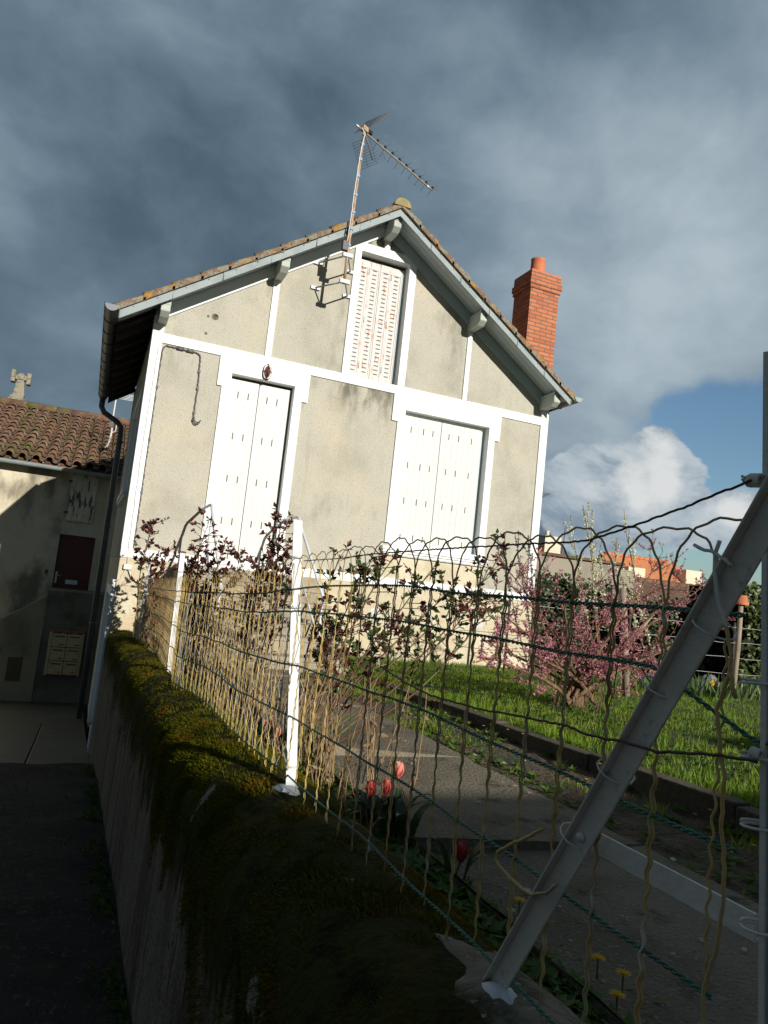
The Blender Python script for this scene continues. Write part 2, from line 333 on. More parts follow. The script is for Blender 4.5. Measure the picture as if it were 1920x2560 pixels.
M['twig'] = mat('twig', (.22, .13, .08), [((.12, .06, .04), 9, .45, .65)], .8)
M['blossom'] = mat('pink_blossom', (.70, .34, .40), rough=.6, island=.95, island_col=(.45, .14, .20), trans=.4)
M['white_blossom'] = mat('white_blossom', (.78, .80, .66), rough=.6, island=.7, island_col=(.60, .64, .36), trans=.3)
M['dry'] = mat('dry_stalk', (.36, .25, .13), rough=.8, island=.9, island_col=(.15, .085, .045), trans=.15)
M['tulip_red'] = mat('tulip_petal', (.55, .04, .05), [((.68, .36, .26), 22, .50, .66, (1, 1, .5))], .45, trans=.35)
M['tulip_pink'] = mat('tulip_petal_pink', (.74, .13, .12), [((.85, .45, .36), 22, .44, .62, (1, 1, .5))], .45, trans=.35)
M['tulip_leaf'] = mat('tulip_leaf', (.035, .085, .035), rough=.45, island=.6, island_col=(.05, .11, .035), trans=.25)
M['yellow'] = mat('yellow_petal', (.78, .50, .02), rough=.6, trans=.3)
M['litter'] = mat('litter', (.50, .47, .42), island=.8, island_col=(.24, .20, .14), rough=.9)
M['grit'] = mat('grit', (.13, .12, .095), island=.9, island_col=(.04, .04, .035), rough=.9)
M['purple'] = mat('purple_petal', (.20, .10, .17), rough=.7)
M['iris'] = mat('iris_leaf', (.10, .17, .055), rough=.5, island=.8, island_col=(.15, .22, .07), trans=.35)
M['wire'] = mat('fence_wire', (.46, .32, .11), [((.34, .28, .17), 9, .45, .62), ((.56, .54, .50), 6, .60, .68), ((.24, .13, .04), 8, .54, .66), ((.20, .09, .03), 11, .64, .72)], .5)
M['wire_gold_lit'] = mat('fence_wire_gold_lit', (.50, .37, .115), [((.36, .27, .10), 12, .50, .70), ((.28, .14, .04), 14, .66, .74)], .5)  # brighter gold copy of the wire, sunlight put into the colour
M['green_wire'] = mat('green_wire', (.018, .135, .095), [((.30, .34, .33), 6, .66, .72), ((.012, .075, .055), 18, .5, .7)], .45)
M['rust_wire'] = mat('rust_wire', (.075, .042, .025), [((.04, .03, .025), 20, .5, .7), ((.5, .52, .53), 8, .68, .72)], .6)
M['net'] = mat('net_wire', (.40, .40, .37), rough=.5)
M['cream_wall'] = mat('neighbour_render', (.58, .53, .41), [((.45, .40, .29), 1.2, .45, .70), ((.17, .155, .115), .7, .48, .64, (1.2, 1, .6)), ((.36, .33, .25), 40, .56, .75)], .95, [(45, .008, None)])
M['perron'] = mat('perron_concrete', (.17, .155, .125), [((.12, .11, .085), 2, .45, .65), ((.30, .28, .24), 8, .66, .73), ((.10, .085, .05), 1.4, .55, .7)], .95, [(40, .01, None)])
M['stair_side'] = mat('stair_flank', (.32, .28, .19), [((.20, .175, .12), 1.6, .45, .65, (1, 1, .5)), ((.12, .12, .05), 1.3, .56, .72)], .95, [(40, .01, None)])
M['old_tile'] = mat('canal_tile', (.20, .105, .06), [((.25, .20, .15), 5, .55, .68), ((.10, .06, .04), 6, .46, .64), ((.22, .21, .17), 12, .60, .70), ((.085, .095, .02), 1.7, .53, .64)], .95, [(40, .012, None)], island=.95, island_col=(.115, .068, .048))
M['peeling'] = mat('peeling_paint', (.62, .58, .45), [((.10, .095, .11), 5, .54, .58, (3.2, 1, .55))], .85, [(30, .004, (5, 1, .4))])
M['maroon'] = mat('maroon_door', (.085, .014, .009), [((.06, .010, .007), 5, .5, .7)], .4)
M['steel'] = mat('steel', (.55, .58, .58), rough=.35, metallic=.5)
M['mailbox'] = mat('mailbox_paint', (.52, .43, .22), [((.42, .34, .17), 6, .5, .75), ((.28, .10, .03), 14, .66, .74)], .5)
M['mail_rust'] = mat('mailbox_rust', (.22, .085, .035), [((.45, .36, .18), 12, .52, .66)], .8)
M['vent'] = mat('vent_grille', (.11, .085, .055), [((.07, .05, .035), 12, .5, .7)], .8)
M['stone'] = mat('old_stone', (.28, .26, .20), [((.14, .13, .10), 12, .48, .66), ((.38, .36, .30), 20, .58, .7), ((.34, .22, .10), 7, .62, .72)], .95, [(30, .03, None)])
M['step'] = mat('step_concrete', (.34, .30, .23), [((.22, .19, .14), 3, .45, .68), ((.28, .16, .09), 3.5, .60, .72)], .95, [(40, .008, None)])
M['kerb'] = mat('kerb_concrete', (.085, .070, .045), [((.05, .045, .03), 4, .45, .65), ((.20, .10, .02), 5, .62, .70, (1, 1, 1), (-.86, -.80)), ((.14, .125, .09), 14, .6, .72)], .95, [(40, .01, None)])
M['shed'] = mat('shed_render', (.29, .26, .21), [((.20, .18, .15), 1.0, .45, .68), ((.38, .20, .06), 2.0, .64, .72), ((.13, .12, .10), 2.2, .60, .74, (1, 1, .5))], .95, [(20, .015, None)])
M['orange_roof'] = mat('orange_roof', (.52, .20, .085), [((.44, .15, .06), 2.5, .45, .7), ((.56, .25, .12), 9, .55, .7)], .9, [(6, .05, (1, 1, 3))])
M['far_cream'] = mat('far_cream', (.66, .58, .45), [((.55, .48, .37), .8, .45, .7)], .9)
M['dark_gap'] = mat('dark_interior', (.012, .012, .010), rough=1)
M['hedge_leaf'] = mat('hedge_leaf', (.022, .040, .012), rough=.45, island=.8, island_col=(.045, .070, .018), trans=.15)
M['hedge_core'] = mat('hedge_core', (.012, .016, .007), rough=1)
M['laurel_leaf'] = mat('laurel_leaf', (.055, .085, .022), rough=.45, island=.8, island_col=(.10, .13, .03), trans=.3)
M['pole'] = mat('weathered_pole', (.30, .25, .19), [((.20, .16, .12), 14, .45, .65, (1, 1, .2))], .9)
M['boulder'] = mat('pale_stone', (.15, .155, .16), [((.25, .26, .27), 6, .45, .65)], .9, [(12, .03, None)])
M['rear_render'] = mat('rear_render', (.50, .46, .38), [((.42, .38, .31), 1, .45, .7)], .95, [(60, .008, None)])

# ------------------------------------------------------------------ terrain functions
def lerp_tab(tab, x):
    if x <= tab[0][0]: return tab[0][1]
    for (a, b), (c, d) in zip(tab, tab[1:]):
        if x <= c: return b+(d-b)*(x-a)/(c-a)
    return tab[-1][1]
ALLEY = ((-6, -1.10), (0, -1.32), (2.6, -1.485), (5, -1.70), (6.8, -1.90), (8, -2.06), (8.02, -2.16), (9.75, -2.40), (13, -2.76), (17.5, -3.22), (20, -3.32))
WALLTOP = ((-3, -.45), (.84, -.515), (1.87, -.545), (4.76, -.655), (7.6, -.76), (9.7, -.85))
FTOP = ((0, .105), (1.3, .10), (1.9, .075), (2.68, .02), (4.84, -.062), (7, -.125), (9.7, -.20))
def alley_z(y): return lerp_tab(ALLEY, y)
def walltop(y): return lerp_tab(WALLTOP, y)
def ftop(y): return lerp_tab(FTOP, y)
def garden_z(x, y):
    z = -.88 - .012*max(0, y-2) if x < 2.82 else -.80 - .031*max(0, min(y, 9)-2.4)
    if x < 1.15: z += .055*min(1, (1.15-x)/.05)
    if x >= 2.82: z = max(z, -1.02)
    return z
NV = noise.noise
def nz(x, y, z=0.0): return NV(Vector((x, y, z)))

# ------------------------------------------------------------------ ground sheets
mb = MB(); S_ = 1500
mb.quad((-S_, -S_, -3.9), (S_, -S_, -3.9), (S_, S_, -3.9), (-S_, S_, -3.9))
tag(mb.build('ground', M['far_ground']), kind='structure')
def sheet(name, xs, ys, zf, m, skirt=None):
    mb = MB(); vs = [(x, y, zf(x, y)) for y in ys for x in xs]; n = len(xs)
    fs = [(j*n+i, j*n+i+1, (j+1)*n+i+1, (j+1)*n+i) for j in range(len(ys)-1) for i in range(n-1)]
    mb.add(vs, fs, 0, True); return tag(mb.build(name, m), kind='structure')
def rng(a, b, s):
    n = max(1, int(round((b-a)/s))); return [a+(b-a)*i/n for i in range(n+1)]
sheet('alley', rng(-4.5, .40, .1), rng(-5, 8.0, .1), lambda x, y: alley_z(y)+.02*nz(x*3, y*3)-.03*max(0, -x-1), M['alley'])
mbp = MB()
for (x0, x1, y0, y1, dz) in ((-5, -.32, 8.0, 10.6, 0), (-.305, .34, 8.0, 10.6, .01), (-5, -.32, 10.62, 13.4, 0), (-.305, .34, 10.62, 13.4, .01), (-5, .34, 13.42, 17.2, .0), (-6, 3, 17.22, 20, .0)):
    a, b = alley_z(y0+.05)+dz, alley_z(y1)+dz
    mbp.add([(x0,y0,a),(x1,y0,a),(x1,y1,b),(x0,y1,b),(x0,y0,a-.6),(x1,y0,a-.6),(x1,y1,b-.6),(x0,y1,b-.6)], [(0,1,2,3),(0,4,5,1),(1,5,6,2),(2,6,7,3),(3,7,4,0)])
tag(mbp.build('pavement', M['wet_concrete'], bevel=.01), kind='structure')
sheet('garden_soil', rng(.62, 2.80, .06), rng(-3, 9.75, .08), lambda x, y: garden_z(x, y)+.022*nz(x*6, y*6)+.012*nz(x*15, y*15), M['soil'])
sheet('lawn', rng(2.86, 16, .16), rng(-1.0, 13, .14), lambda x, y: garden_z(x, y)+.03*nz(x*1.5, y*1.5)+.012*nz(x*7, y*7), M['turf'])
# garden path: cast slabs with open joints
mb = MB(); jy = [-.6, 1.02, 2.20, 3.55, 5.1, 6.6, 7.12]
for a, b in zip(jy, jy[1:]):
    n = max(2, int((b-a)/.12)); mxs = rng(1.09, 2.06, .075)
    ys = rng(a+.008, b-.008, .12); k = len(mxs); t = R(-.002, .002)
    zt = lambda x, y: garden_z(x, y)+.038+t*(x-1.6)+.004*nz(x*5, y*5)
    ex = lambda x, y: x + (.045*nz(0, y*4, 3) if x in (mxs[0], mxs[-1]) else 0)
    mb.add([(ex(x, y), y, zt(x, y)) for y in ys for x in mxs], [(j*k+i, j*k+i+1, (j+1)*k+i+1, (j+1)*k+i) for j in range(len(ys)-1) for i in range(k-1)])
    o = [(mxs[0], ys[0]), (mxs[-1], ys[0]), (mxs[-1], ys[-1]), (mxs[0], ys[-1])]
    for i in range(4):
        p, q = o[i], o[(i+1) % 4]
        mb.quad((p[0], p[1], zt(*p)-.09), (q[0], q[1], zt(*q)-.09), (q[0], q[1], zt(*q)-.002), (p[0], p[1], zt(*p)-.002))
tag(mb.build('garden_path', M['path']), kind='structure')
# kerb of the raised lawn
mb = MB()
ys = [-.8, .3, 1.35, 2.4, 3.4, 4.4, 5.4, 6.6]
for a, b in zip(ys, ys[1:]):
    dx, dz = R(-.01, .01), R(-.008, .008)
    za, zb = garden_z(3, a)+.035+dz, garden_z(3, b)+.035+dz
    mb.add([(2.76+dx,a+.004,za-.3),(2.86+dx,a+.004,za-.3),(2.86+dx,b-.004,zb-.3),(2.76+dx,b-.004,zb-.3),(2.76+dx,a+.004,za),(2.86+dx,a+.004,za),(2.86+dx,b-.004,zb),(2.76+dx,b-.004,zb)],
           [(0,3,2,1),(4,5,6,7),(0,1,5,4),(1,2,6,5),(2,3,7,6),(3,0,4,7)])
tag(mb.build('lawn_kerb', M['kerb'], bevel=.008), kind='structure')

# ------------------------------------------------------------------ the gabled house
FY = 9.75; HX0, HX1, HBACK = .375, 6.585, 14.3; XC = 3.47; SL = .685; ZB = .054
def soff(x): return 5.375 - SL*abs(x-XC)          # lower edge of the zinc fascia
house = empty('gabled_house', (XC, FY, -1.0), 'narrow grey rendered house with white bands, closed white shutters and a brick chimney', 'house')
OPEN = [(1.46, 2.345, ZB, 2.69), (4.065, 5.51, .675, 2.685), (3.10, 3.885, 3.03, 4.92)]
mb = MB()
xs = sorted({HX0, HX1, XC} | {v for o in OPEN for v in o[:2]})
for a, b in zip(xs, xs[1:]):
    z = ZB
    for (oa, ob, oz0, oz1) in sorted([o for o in OPEN if o[0] < b-1e-6 and o[1] > a+1e-6], key=lambda o: o[2]):
        if oz0 > z+1e-4: mb.quad((a, FY, z), (b, FY, z), (b, FY, oz0), (a, FY, oz0))
        z = oz1
    mb.quad((a, FY, z), (b, FY, z), (b, FY, soff(b)+.10), (a, FY, soff(a)+.10))
GX = (10.5, 12.6)   # garage door on the side; window above
for (y0, y1, z0, z1) in ((FY, 10.4, ZB, 3.1), (10.4, 12.4, ZB, 1.0), (10.4, 12.4, 2.4, 3.1), (12.4, HBACK, ZB, 3.1)):
    mb.quad((HX0, y0, z0), (HX0, y0, z1), (HX0, y1, z1), (HX0, y1, z0))
mb.quad((HX1, FY, -2), (HX1, HBACK, -2), (HX1, HBACK, 3.2), (HX1, FY, 3.2))
mb.add([(HX0, HBACK, -2.7), (HX1, HBACK, -2.7), (HX1, HBACK, soff(HX1)), (XC, HBACK, soff(XC)), (HX0, HBACK, soff(HX0))], [(4, 3, 2, 1, 0)])
for (a, b, c, d) in OPEN: mb.quad((a-.05, FY+.22, c-.05), (b+.05, FY+.22, c-.05), (b+.05, FY+.22, d+.05), (a-.05, FY+.22, d+.05))
mb.build('wall', M['render'], house)
mb = MB()
mb.box(HX0+.002, HX1-.002, FY-.02, FY+.3, -2.7, ZB-.002)
for (y0, y1, z0, z1) in ((FY+.3, 10.3, -2.7, ZB-.004), (10.3, 12.7, -.35, ZB-.004), (12.7, HBACK, -2.7, ZB-.004)): mb.box(HX0+.004, HX0+.3, y0, y1, z0, z1)
mb.build('plinth', M['plinth'], house)
P = .022
for (px, py, r_) in ((538, 792, .045), (521, 790, .018), (515, 833, .02)):
    q = atY(px, py, FY-.004); mb = MB(); n = 12
    mb.prism([(q.x+r_*math.cos(6.28*i/n)*(1+.3*nz(i, r_*50)), q.z+r_*math.sin(6.28*i/n)*(1+.3*nz(i, 2))) for i in range(n)], FY-.004, FY+.01); mb.build('mortar_patch', M['footing'], house)
mb = MB(); mb.box(HX0-.004, HX1+.004, FY-P-.012, FY+.05, ZB, .175); mb.build('base_band', M['trim'], house, bevel=.006)
mb = MB(); mb.box(.512, 6.448, FY-P, FY+.02, 2.90, 3.03); mb.build('floor_band', M['trim'], house, bevel=.005)
for (a, b) in ((HX0-.006, .51), (6.45, HX1+.006)):
    mb = MB(); mb.prism([(a, .177), (b, .177), (b, soff(b)-.01), (a, soff(a)-.01)], FY-P-.002, FY+.14); mb.build('corner_trim', M['trim'], house, bevel=.006)
def surround(o, w, capx, capz, top, name):
    a, b, c, d = o; mb = MB(); y0, y1 = FY-P-.004, FY+.16
    mb.box(a-w, a, y0, y1, c, capz); mb.box(b, b+w, y0, y1, c, capz)
    if capx: mb.box(capx[0], a, y0-.003, y1-.002, capz, d); mb.box(b, capx[1], y0-.003, y1-.002, capz, d); mb.box(capx[0], capx[1], y0-.003, y1-.002, d, top)
    return mb.build(name, M['trim'], house, bevel=.004)
surround(OPEN[0], .12, (1.275, 2.55), 2.49, 2.897, 'door_surround')
surround(OPEN[1], .115, (3.855, 5.71), 2.495, 2.897, 'window_surround')
a, b, c, d = OPEN[2]; mb = MB()
mb.box(3.0, a, FY-P-.004, FY+.16, 3.032, d); mb.box(b, 4.0, FY-P-.004, FY+.16, 3.032, d-.01)
mb.prism([(3.0, d), (3.0, 5.0), (3.06, 5.05), (3.86, 5.05), (4.0, d+.06), (4.0, d-.01), (b, d-.01), (b, d)], FY-P-.004, FY+.16); mb.build('attic_surround', M['trim'], house, bevel=.004)
for (a, b, z0) in ((1.867, 1.956, 3.032), (4.985, 5.062, 3.032), (3.445, 3.535, 5.052)):
    mb = MB(); m_ = (a+b)/2; mb.prism([(a, z0), (b, z0), (b, soff(b)-.14), (m_, soff(m_)-.115), (a, soff(a)-.14)], FY-P-.001, FY+.02); mb.build('post_trim', M['trim'], house, bevel=.004)
# raking frieze boards under the eaves, white, the right one greyed to paint its shade
def fr(x): return soff(x)+.088
mb = MB(); mb.prism([(.512, 3.243), (XC-.045, 5.235), (XC-.045, fr(XC-.045)), (.512, fr(.512))], FY-P-.006, FY+.02); mb.build('frieze', M['trim'], house, bevel=.004)
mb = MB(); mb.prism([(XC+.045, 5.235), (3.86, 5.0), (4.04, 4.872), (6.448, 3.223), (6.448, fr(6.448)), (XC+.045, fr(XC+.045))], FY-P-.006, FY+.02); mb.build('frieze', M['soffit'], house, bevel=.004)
# eaves: soffit boards, purlin ends, zinc fascia
OV = 9.27; LX, RX = -.06, 6.66
for (xa, xb) in ((LX, XC), (XC, RX)):
    mb = MB(); n = 4
    for k in range(n):
        y0, y1 = OV+.02+(FY-OV-.02)*k/n, OV+.02+(FY-OV-.02)*(k+1)/n-.006
        za, zb = soff(xa)+.09, soff(xb)+.09
        mb.add([(xa,y0,za),(xb,y0,zb),(xb,y1,zb),(xa,y1,za),(xa,y0,za+.03),(xb,y0,zb+.03),(xb,y1,zb+.03),(xa,y1,za+.03)], [(0,3,2,1),(4,5,6,7),(0,1,5,4),(1,2,6,5),(2,3,7,6),(3,0,4,7)])
    mb.build('soffit', M['soffit'], house)
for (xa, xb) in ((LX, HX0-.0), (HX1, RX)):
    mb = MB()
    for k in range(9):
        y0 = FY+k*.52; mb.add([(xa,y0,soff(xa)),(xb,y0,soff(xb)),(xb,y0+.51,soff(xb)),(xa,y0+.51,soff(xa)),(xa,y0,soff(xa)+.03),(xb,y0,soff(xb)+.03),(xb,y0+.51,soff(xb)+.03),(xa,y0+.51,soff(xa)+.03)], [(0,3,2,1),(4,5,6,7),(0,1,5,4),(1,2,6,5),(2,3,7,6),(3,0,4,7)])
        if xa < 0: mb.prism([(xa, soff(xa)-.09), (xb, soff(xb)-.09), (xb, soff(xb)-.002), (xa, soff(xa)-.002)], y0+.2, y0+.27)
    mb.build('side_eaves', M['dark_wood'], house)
for px in (.47, 1.92, XC, 5.02, 6.46):
    mb = MB(); zt = soff(px) + (.045 if abs(px-XC) > .1 else .02)
    mb.prism([(FY+.01, zt-.225), (OV+.16, zt-.225), (OV+.075, zt-.165), (OV+.075, zt), (FY+.01, zt)], px-.058, px+.058, 0, 'x')
    mb.box(px-.062, px+.062, OV+.068, OV+.20, zt-.075, zt-.055); mb.box(px-.061, px+.061, OV+.071, OV+.15, zt-.162, zt-.150)
    mb.build('purlin', M['purlin'], house, bevel=.006)
for sgn, xe in ((-1, LX), (1, RX)):
    f = MB(); L_ = abs(xe-XC); n = 6
    for k in range(n):
        xa, xb = XC+sgn*L_*k/n, XC+sgn*L_*(k+1)/n
        e = .006*(k % 2); za, zb = soff(xa), soff(xb)
        f.add([(xa,OV-e,za-.012),(xb,OV-e,zb-.012),(xb,OV-e,zb+.125),(xa,OV-e,za+.125),(xa,OV+.02,za-.012),(xb,OV+.02,zb-.012),(xb,OV+.02,zb+.125),(xa,OV+.02,za+.125)],
              [(0,1,2,3),(7,6,5,4),(0,4,5,1),(1,5,6,2),(2,6,7,3),(3,7,4,0)] if sgn > 0 else [(3,2,1,0),(4,5,6,7),(1,5,4,0),(2,6,5,1),(3,7,6,2),(0,4,7,3)])
        f.tube([(xb, OV-e-.004, zb-.012), (xb, OV-e-.004, zb+.125)], .006, 6)
        for t in (.3, .75):
            x = xa+(xb-xa)*t; f.lathe([(0, 0), (.011, .001), (.008, .008), (0, .01)], (x, OV-e, soff(x)+.075), 8, 0, (0, -1, 0))
    f.build('rake_fascia', M['zinc'], house)
# tiled roof, courses of interlocking tiles
roof = MB(); nC = 11
for sgn, xe in ((-1, LX-.05), (1, RX+.03)):
    L_ = abs(xe-XC)
    for k in range(nC):
        xa, xb = XC+sgn*L_*k/nC, XC+sgn*L_*(k+1)/nC
        for y0, y1 in [(OV-.045, OV+.20)] + [(OV+.20+i*.24, OV+.44+i*.24) for i in range(21)]:
            j = R(-.006, .006); za, zb = soff(xa)+.10, soff(xb)+.10
            ta, tb = .035+j, .072+j
            xb2 = xb+sgn*.03
            vs = [(xa,y0,za),(xb2,y0,soff(xb2)+.10),(xb2,y1,soff(xb2)+.10),(xa,y1,za),(xa,y0,za+ta),(xb2,y0,zb+tb-.02),(xb2,y1,zb+tb-.02),(xa,y1,za+ta)]
            roof.add(vs, [(0,3,2,1),(4,5,6,7),(0,1,5,4),(1,2,6,5),(2,3,7,6),(3,0,4,7)] if sgn > 0 else [(1,2,3,0),(7,6,5,4),(4,5,1,0),(5,6,2,1),(6,7,3,2),(7,4,0,3)], 1 if y0 < OV else 0)
            if y0 >= OV or k % 1 == 0:
                roof.tube([(xa, (y0+y1)/2 if y0 > OV else y0+.05, za+ta), (xb2, (y0+y1)/2 if y0 > OV else y0+.05, zb+tb-.02)], .030 if y0 > OV else .045, 8, 1 if y0 < OV else 0, True)
roof_o = roof.build('roof', [M['tile'], M['lichen_tile']], house)
mb = MB(); zr = soff(XC)+.13
for k in range(13):
    y0 = OV-.06+k*.40; r = .135+.004*(k % 2)
    pr = [(XC+r*math.cos(a), zr-.02+r*.95*math.sin(a)) for a in [math.pi*i/10 for i in range(11)]] + [(XC-.12, zr-.02)]
    mb.prism(pr, y0, y0+.42)
mb.build('ridge_tile', M['ridge'], roof_o, bevel=.008)
# gutters and pipes
def gutter(x, z, y0, y1, r, m, name, parent, drop=.04):
    mb = MB(); n = 10; ys = rng(y0, y1, .5); vs = []
    for y in ys:
        zz = z-drop*(y-y0)/(y1-y0)
        for rr in (r, r-.006):
            for i in range(n+1): a = math.pi+math.pi*i/n; vs.append((x+rr*math.cos(a), y, zz+rr*math.sin(a)))
    w = 2*(n+1); fs = []
    for j in range(len(ys)-1):
        for i in range(n): fs += [(j*w+i, j*w+i+1, (j+1)*w+i+1, (j+1)*w+i), ((j+1)*w+n+1+i, (j+1)*w+n+2+i, j*w+n+2+i, j*w+n+1+i)]
    mb.add(vs, fs, 0, True)
    for yy in (y0, y1): zz = z-(0 if yy == y0 else drop); mb.add([(x, yy, zz)]+[(x+r*math.cos(math.pi+math.pi*i/n), yy, zz+r*math.sin(math.pi+math.pi*i/n)) for i in range(n+1)], [(0, i+1, i+2) for i in range(n)])
    mb.tube([(x-r, y0, z+.006), (x-r, y1, z+.006-drop)], .009, 6)
    for k in range(1, 11): yy = y0+(y1-y0)*k/10.5; mb.tube([(x+(r+.004)*math.cos(math.pi+math.pi*i/n), yy, z-drop*k/10.5+(r+.004)*math.sin(math.pi+math.pi*i/n)) for i in range(n+1)], .007, 5)
    return mb.build(name, m, parent)
gutter(-.155, 3.085, 9.21, 14.45, .082, M['dark_zinc'], 'gutter', house)
gutter(6.77, 3.32, 9.21, 14.45, .075, M['zinc'], 'gutter', house)
mb = MB(); mb.tube([(-.155, 14.32, 3.0), (-.155, 14.33, 2.82), (-.10, 14.34, 2.72), (.16, 14.35, 2.58), (.235, 14.36, 2.50), (.245, 14.36, 2.3), (.255, 14.36, -2.95)], .052, 10)
for z in (2.2, .6, -1.2): mb.tube([(.255, 14.36, z), (.255, 14.36, z+.04)], .062, 10)
mb.build('downpipe', M['dark_zinc'], house)
# chimney
mb = MB(); CX0, CX1, CY0, CY1 = 6.19, 6.755, 9.98, 10.50
mb.box(CX0, CX1, CY0, CY1, 3.27, 5.27); mb.box(CX0-.02, CX1+.02, CY0-.02, CY1+.02, 5.27, 5.335); mb.box(CX0-.035, CX1+.035, CY0-.035, CY1+.035, 5.335, 5.44); mb.box(CX0-.015, CX1+.015, CY0-.015, CY1+.015, 5.44, 5.575)
ch = mb.build('chimney', M['brick'], house, bevel=.006)
mb = MB(); mb.box(CX0-.01, CX1+.01, CY0-.01, CY1+.01, 5.575, 5.595); mb.lathe([(.14, 0), (.135, .05), (.125, .10), (.12, .30), (.128, .33), (.10, .335), (.095, .05)], ((CX0+CX1)/2-.02, (CY0+CY1)/2, 5.59), 20); mb.build('chimney_pot', M['terracotta'], ch)
# shutters
def board_leaf(x0, x1, z0, z1, y, slits, rows, name='shutter', nb=5):
    mb = MB(); w = (x1-x0)/nb
    for i in range(nb):
        mb.box(x0+i*w+.0025, x0+(i+1)*w-.0025, y, y+.028, z0, z1)
    mb.box(x0+.004, x1-.004, y+.004, y+.024, z0+.002, z1-.002)
    for sx in slits:
        for rz in rows:
            cx = x0+(x1-x0)*sx; mb.box(cx-.0075, cx+.0075, y-.002, y+.01, rz-.048, rz+.048, 1)
    return mb.build(name, [M['shutter'], M['slit']], house)
def zs(z0, z1, fr_): return [z0+(z1-z0)*f for f in fr_]
rows = (2.44, 1.86, 1.27, .69, .22)
board_leaf(1.475, 1.872, .06, 2.655, FY+.105, (.30, .66), rows, nb=5)
board_leaf(1.877, 2.325, .06, 2.655, FY+.105, (.28, .60), rows, nb=5)
rows = (2.44, 1.89, 1.35, .80)
board_leaf(4.07, 4.742, .68, 2.65, FY+.105, (.25, .56, .80), rows, nb=7)
board_leaf(4.748, 5.435, .68, 2.65, FY+.105, (.20, .45, .78), rows, nb=7)
mb = MB(); mb.box(5.437, 5.508, FY+.118, FY+.15, .68, 2.65); mb.build('shutter_jamb', M['soffit'], house)
mb = MB(); mb.box(4.063, 5.512, FY+.09, FY+.17, 2.652, 2.684); mb.build('shutter_rail', M['trim'], house)
for k in range(4):
    x0 = 3.115+k*.1805; x1 = x0+.177; mb = MB(); y = FY+.12+(.006 if k % 2 else 0); z0, z1 = 3.04, 4.86
    mb.box(x0, x1, y+.008, y+.022, z0, z1)
    mb.box(x0, x0+.022, y, y+.026, z0, z1); mb.box(x1-.022, x1, y, y+.026, z0, z1)
    mb.box(x0+.022, x1-.022, y, y+.024, z0, z0+.09); mb.box(x0+.022, x1-.022, y, y+.024, z1-.11, z1)
    for i in range(25):
        z = z0+.12+i*.0655
        mb.obox((x0+.0885, y+.004, z+.0065), (.033, 0, 0), (0, .006, -.003), (0, .001, .0025)); mb.box(x0+.056, x0+.121, y+.004, y+.0095, z-.003, z+.003, 1)
    mb.build('louvred_shutter', [M['rusty_shutter'], M['slit']], house)
    if k in (0, 2):
        for z in (3.25, 3.95, 4.70):
            mb = MB(); mb.tube([(x1+.002, y-.006, z-.05), (x1+.002, y-.006, z+.05)], .006, 6); mb.build('shutter_hinge', M['rusty_shutter'], house)
mb = MB(); mb.box(3.838, 3.884, FY+.125, FY+.16, 3.035, 4.87); mb.build('shutter_jamb', M['soffit'], house)
# window sill with three mouldings, cream panel under it
mb = MB(); mb.box(4.065, 5.51, FY-.02, FY+.16, .635, .673)
mb.box(3.90, 5.665, FY-.10, FY+.02, .585, .633); mb.box(3.915, 5.65, FY-.082, FY+.02, .55, .579); mb.box(3.93, 5.635, FY-.064, FY+.02, .515, .544)
mb.box(3.90, 5.665, FY-.05, FY+.018, .503, .512)
mb.build('window_sill', M['trim'], house, bevel=.004)
mb = MB(); mb.box(3.95, 5.62, FY-.004, FY+.02, .177, .50); mb.build('window_apron', M['plinth'], house)
for (x, z) in ((3.916, -.367), (5.63, -.384)):
    mb = MB(); mb.lathe([(0, .012), (.055, .012), (.06, .006), (.085, .006), (.09, 0)], (x, FY-.02, z), 20, 0, (0, -1, 0))
    for k in range(-3, 4): mb.box(x-.045, x+.045, FY-.038, FY-.03, z+k*.014-.003, z+k*.014+.003)
    mb.build('air_vent', M['shutter'], house)
# side wall: upper window, garage door, white corner plank
mb = MB(); mb.box(HX0+.05, HX0+.08, 10.5, 12.3, 1.02, 2.38); mb.build('side_shutter', M['shutter'], house)
mb = MB(); mb.box(HX0-.015, HX0+.12, 10.4, 10.52, 1.0, 2.4); mb.box(HX0-.015, HX0+.12, 12.28, 12.4, 1.0, 2.4); mb.box(HX0-.015, HX0+.12, 10.52, 12.28, 2.3, 2.4); mb.box(HX0-.07, HX0+.12, 10.3, 12.5, .92, 1.0); mb.box(HX0-.05, HX0+.05, 10.32, 12.48, .87, .918); mb.build('side_window_frame', M['trim'], house)
mb = MB()
for i in range(9): mb.box(HX0+.06, HX0+.09, 10.45+i*.235, 10.45+(i+1)*.235-.006, -2.5, -.5)
mb.build('garage_door', M['soffit'], house)  # white door coloured blue-grey to stand for its shade
mb = MB(); mb.box(HX0-.02, HX0+.16, 10.3, 10.45, -2.55, -.36); mb.box(HX0-.02, HX0+.16, 12.56, 12.7, -2.6, -.36); mb.box(HX0-.018, HX0+.16, 10.45, 12.56, -.5, -.36); mb.box(HX0-.035, HX0+.05, 10.28, 10.47, -2.6, -2.2); mb.build('garage_frame', M['trim'], house)
mb = MB(); mb.box(HX0-.045, HX0+.02, FY+.02, FY+.09, -2.5, -.24); mb.build('corner_plank', M['white_metal'], house)

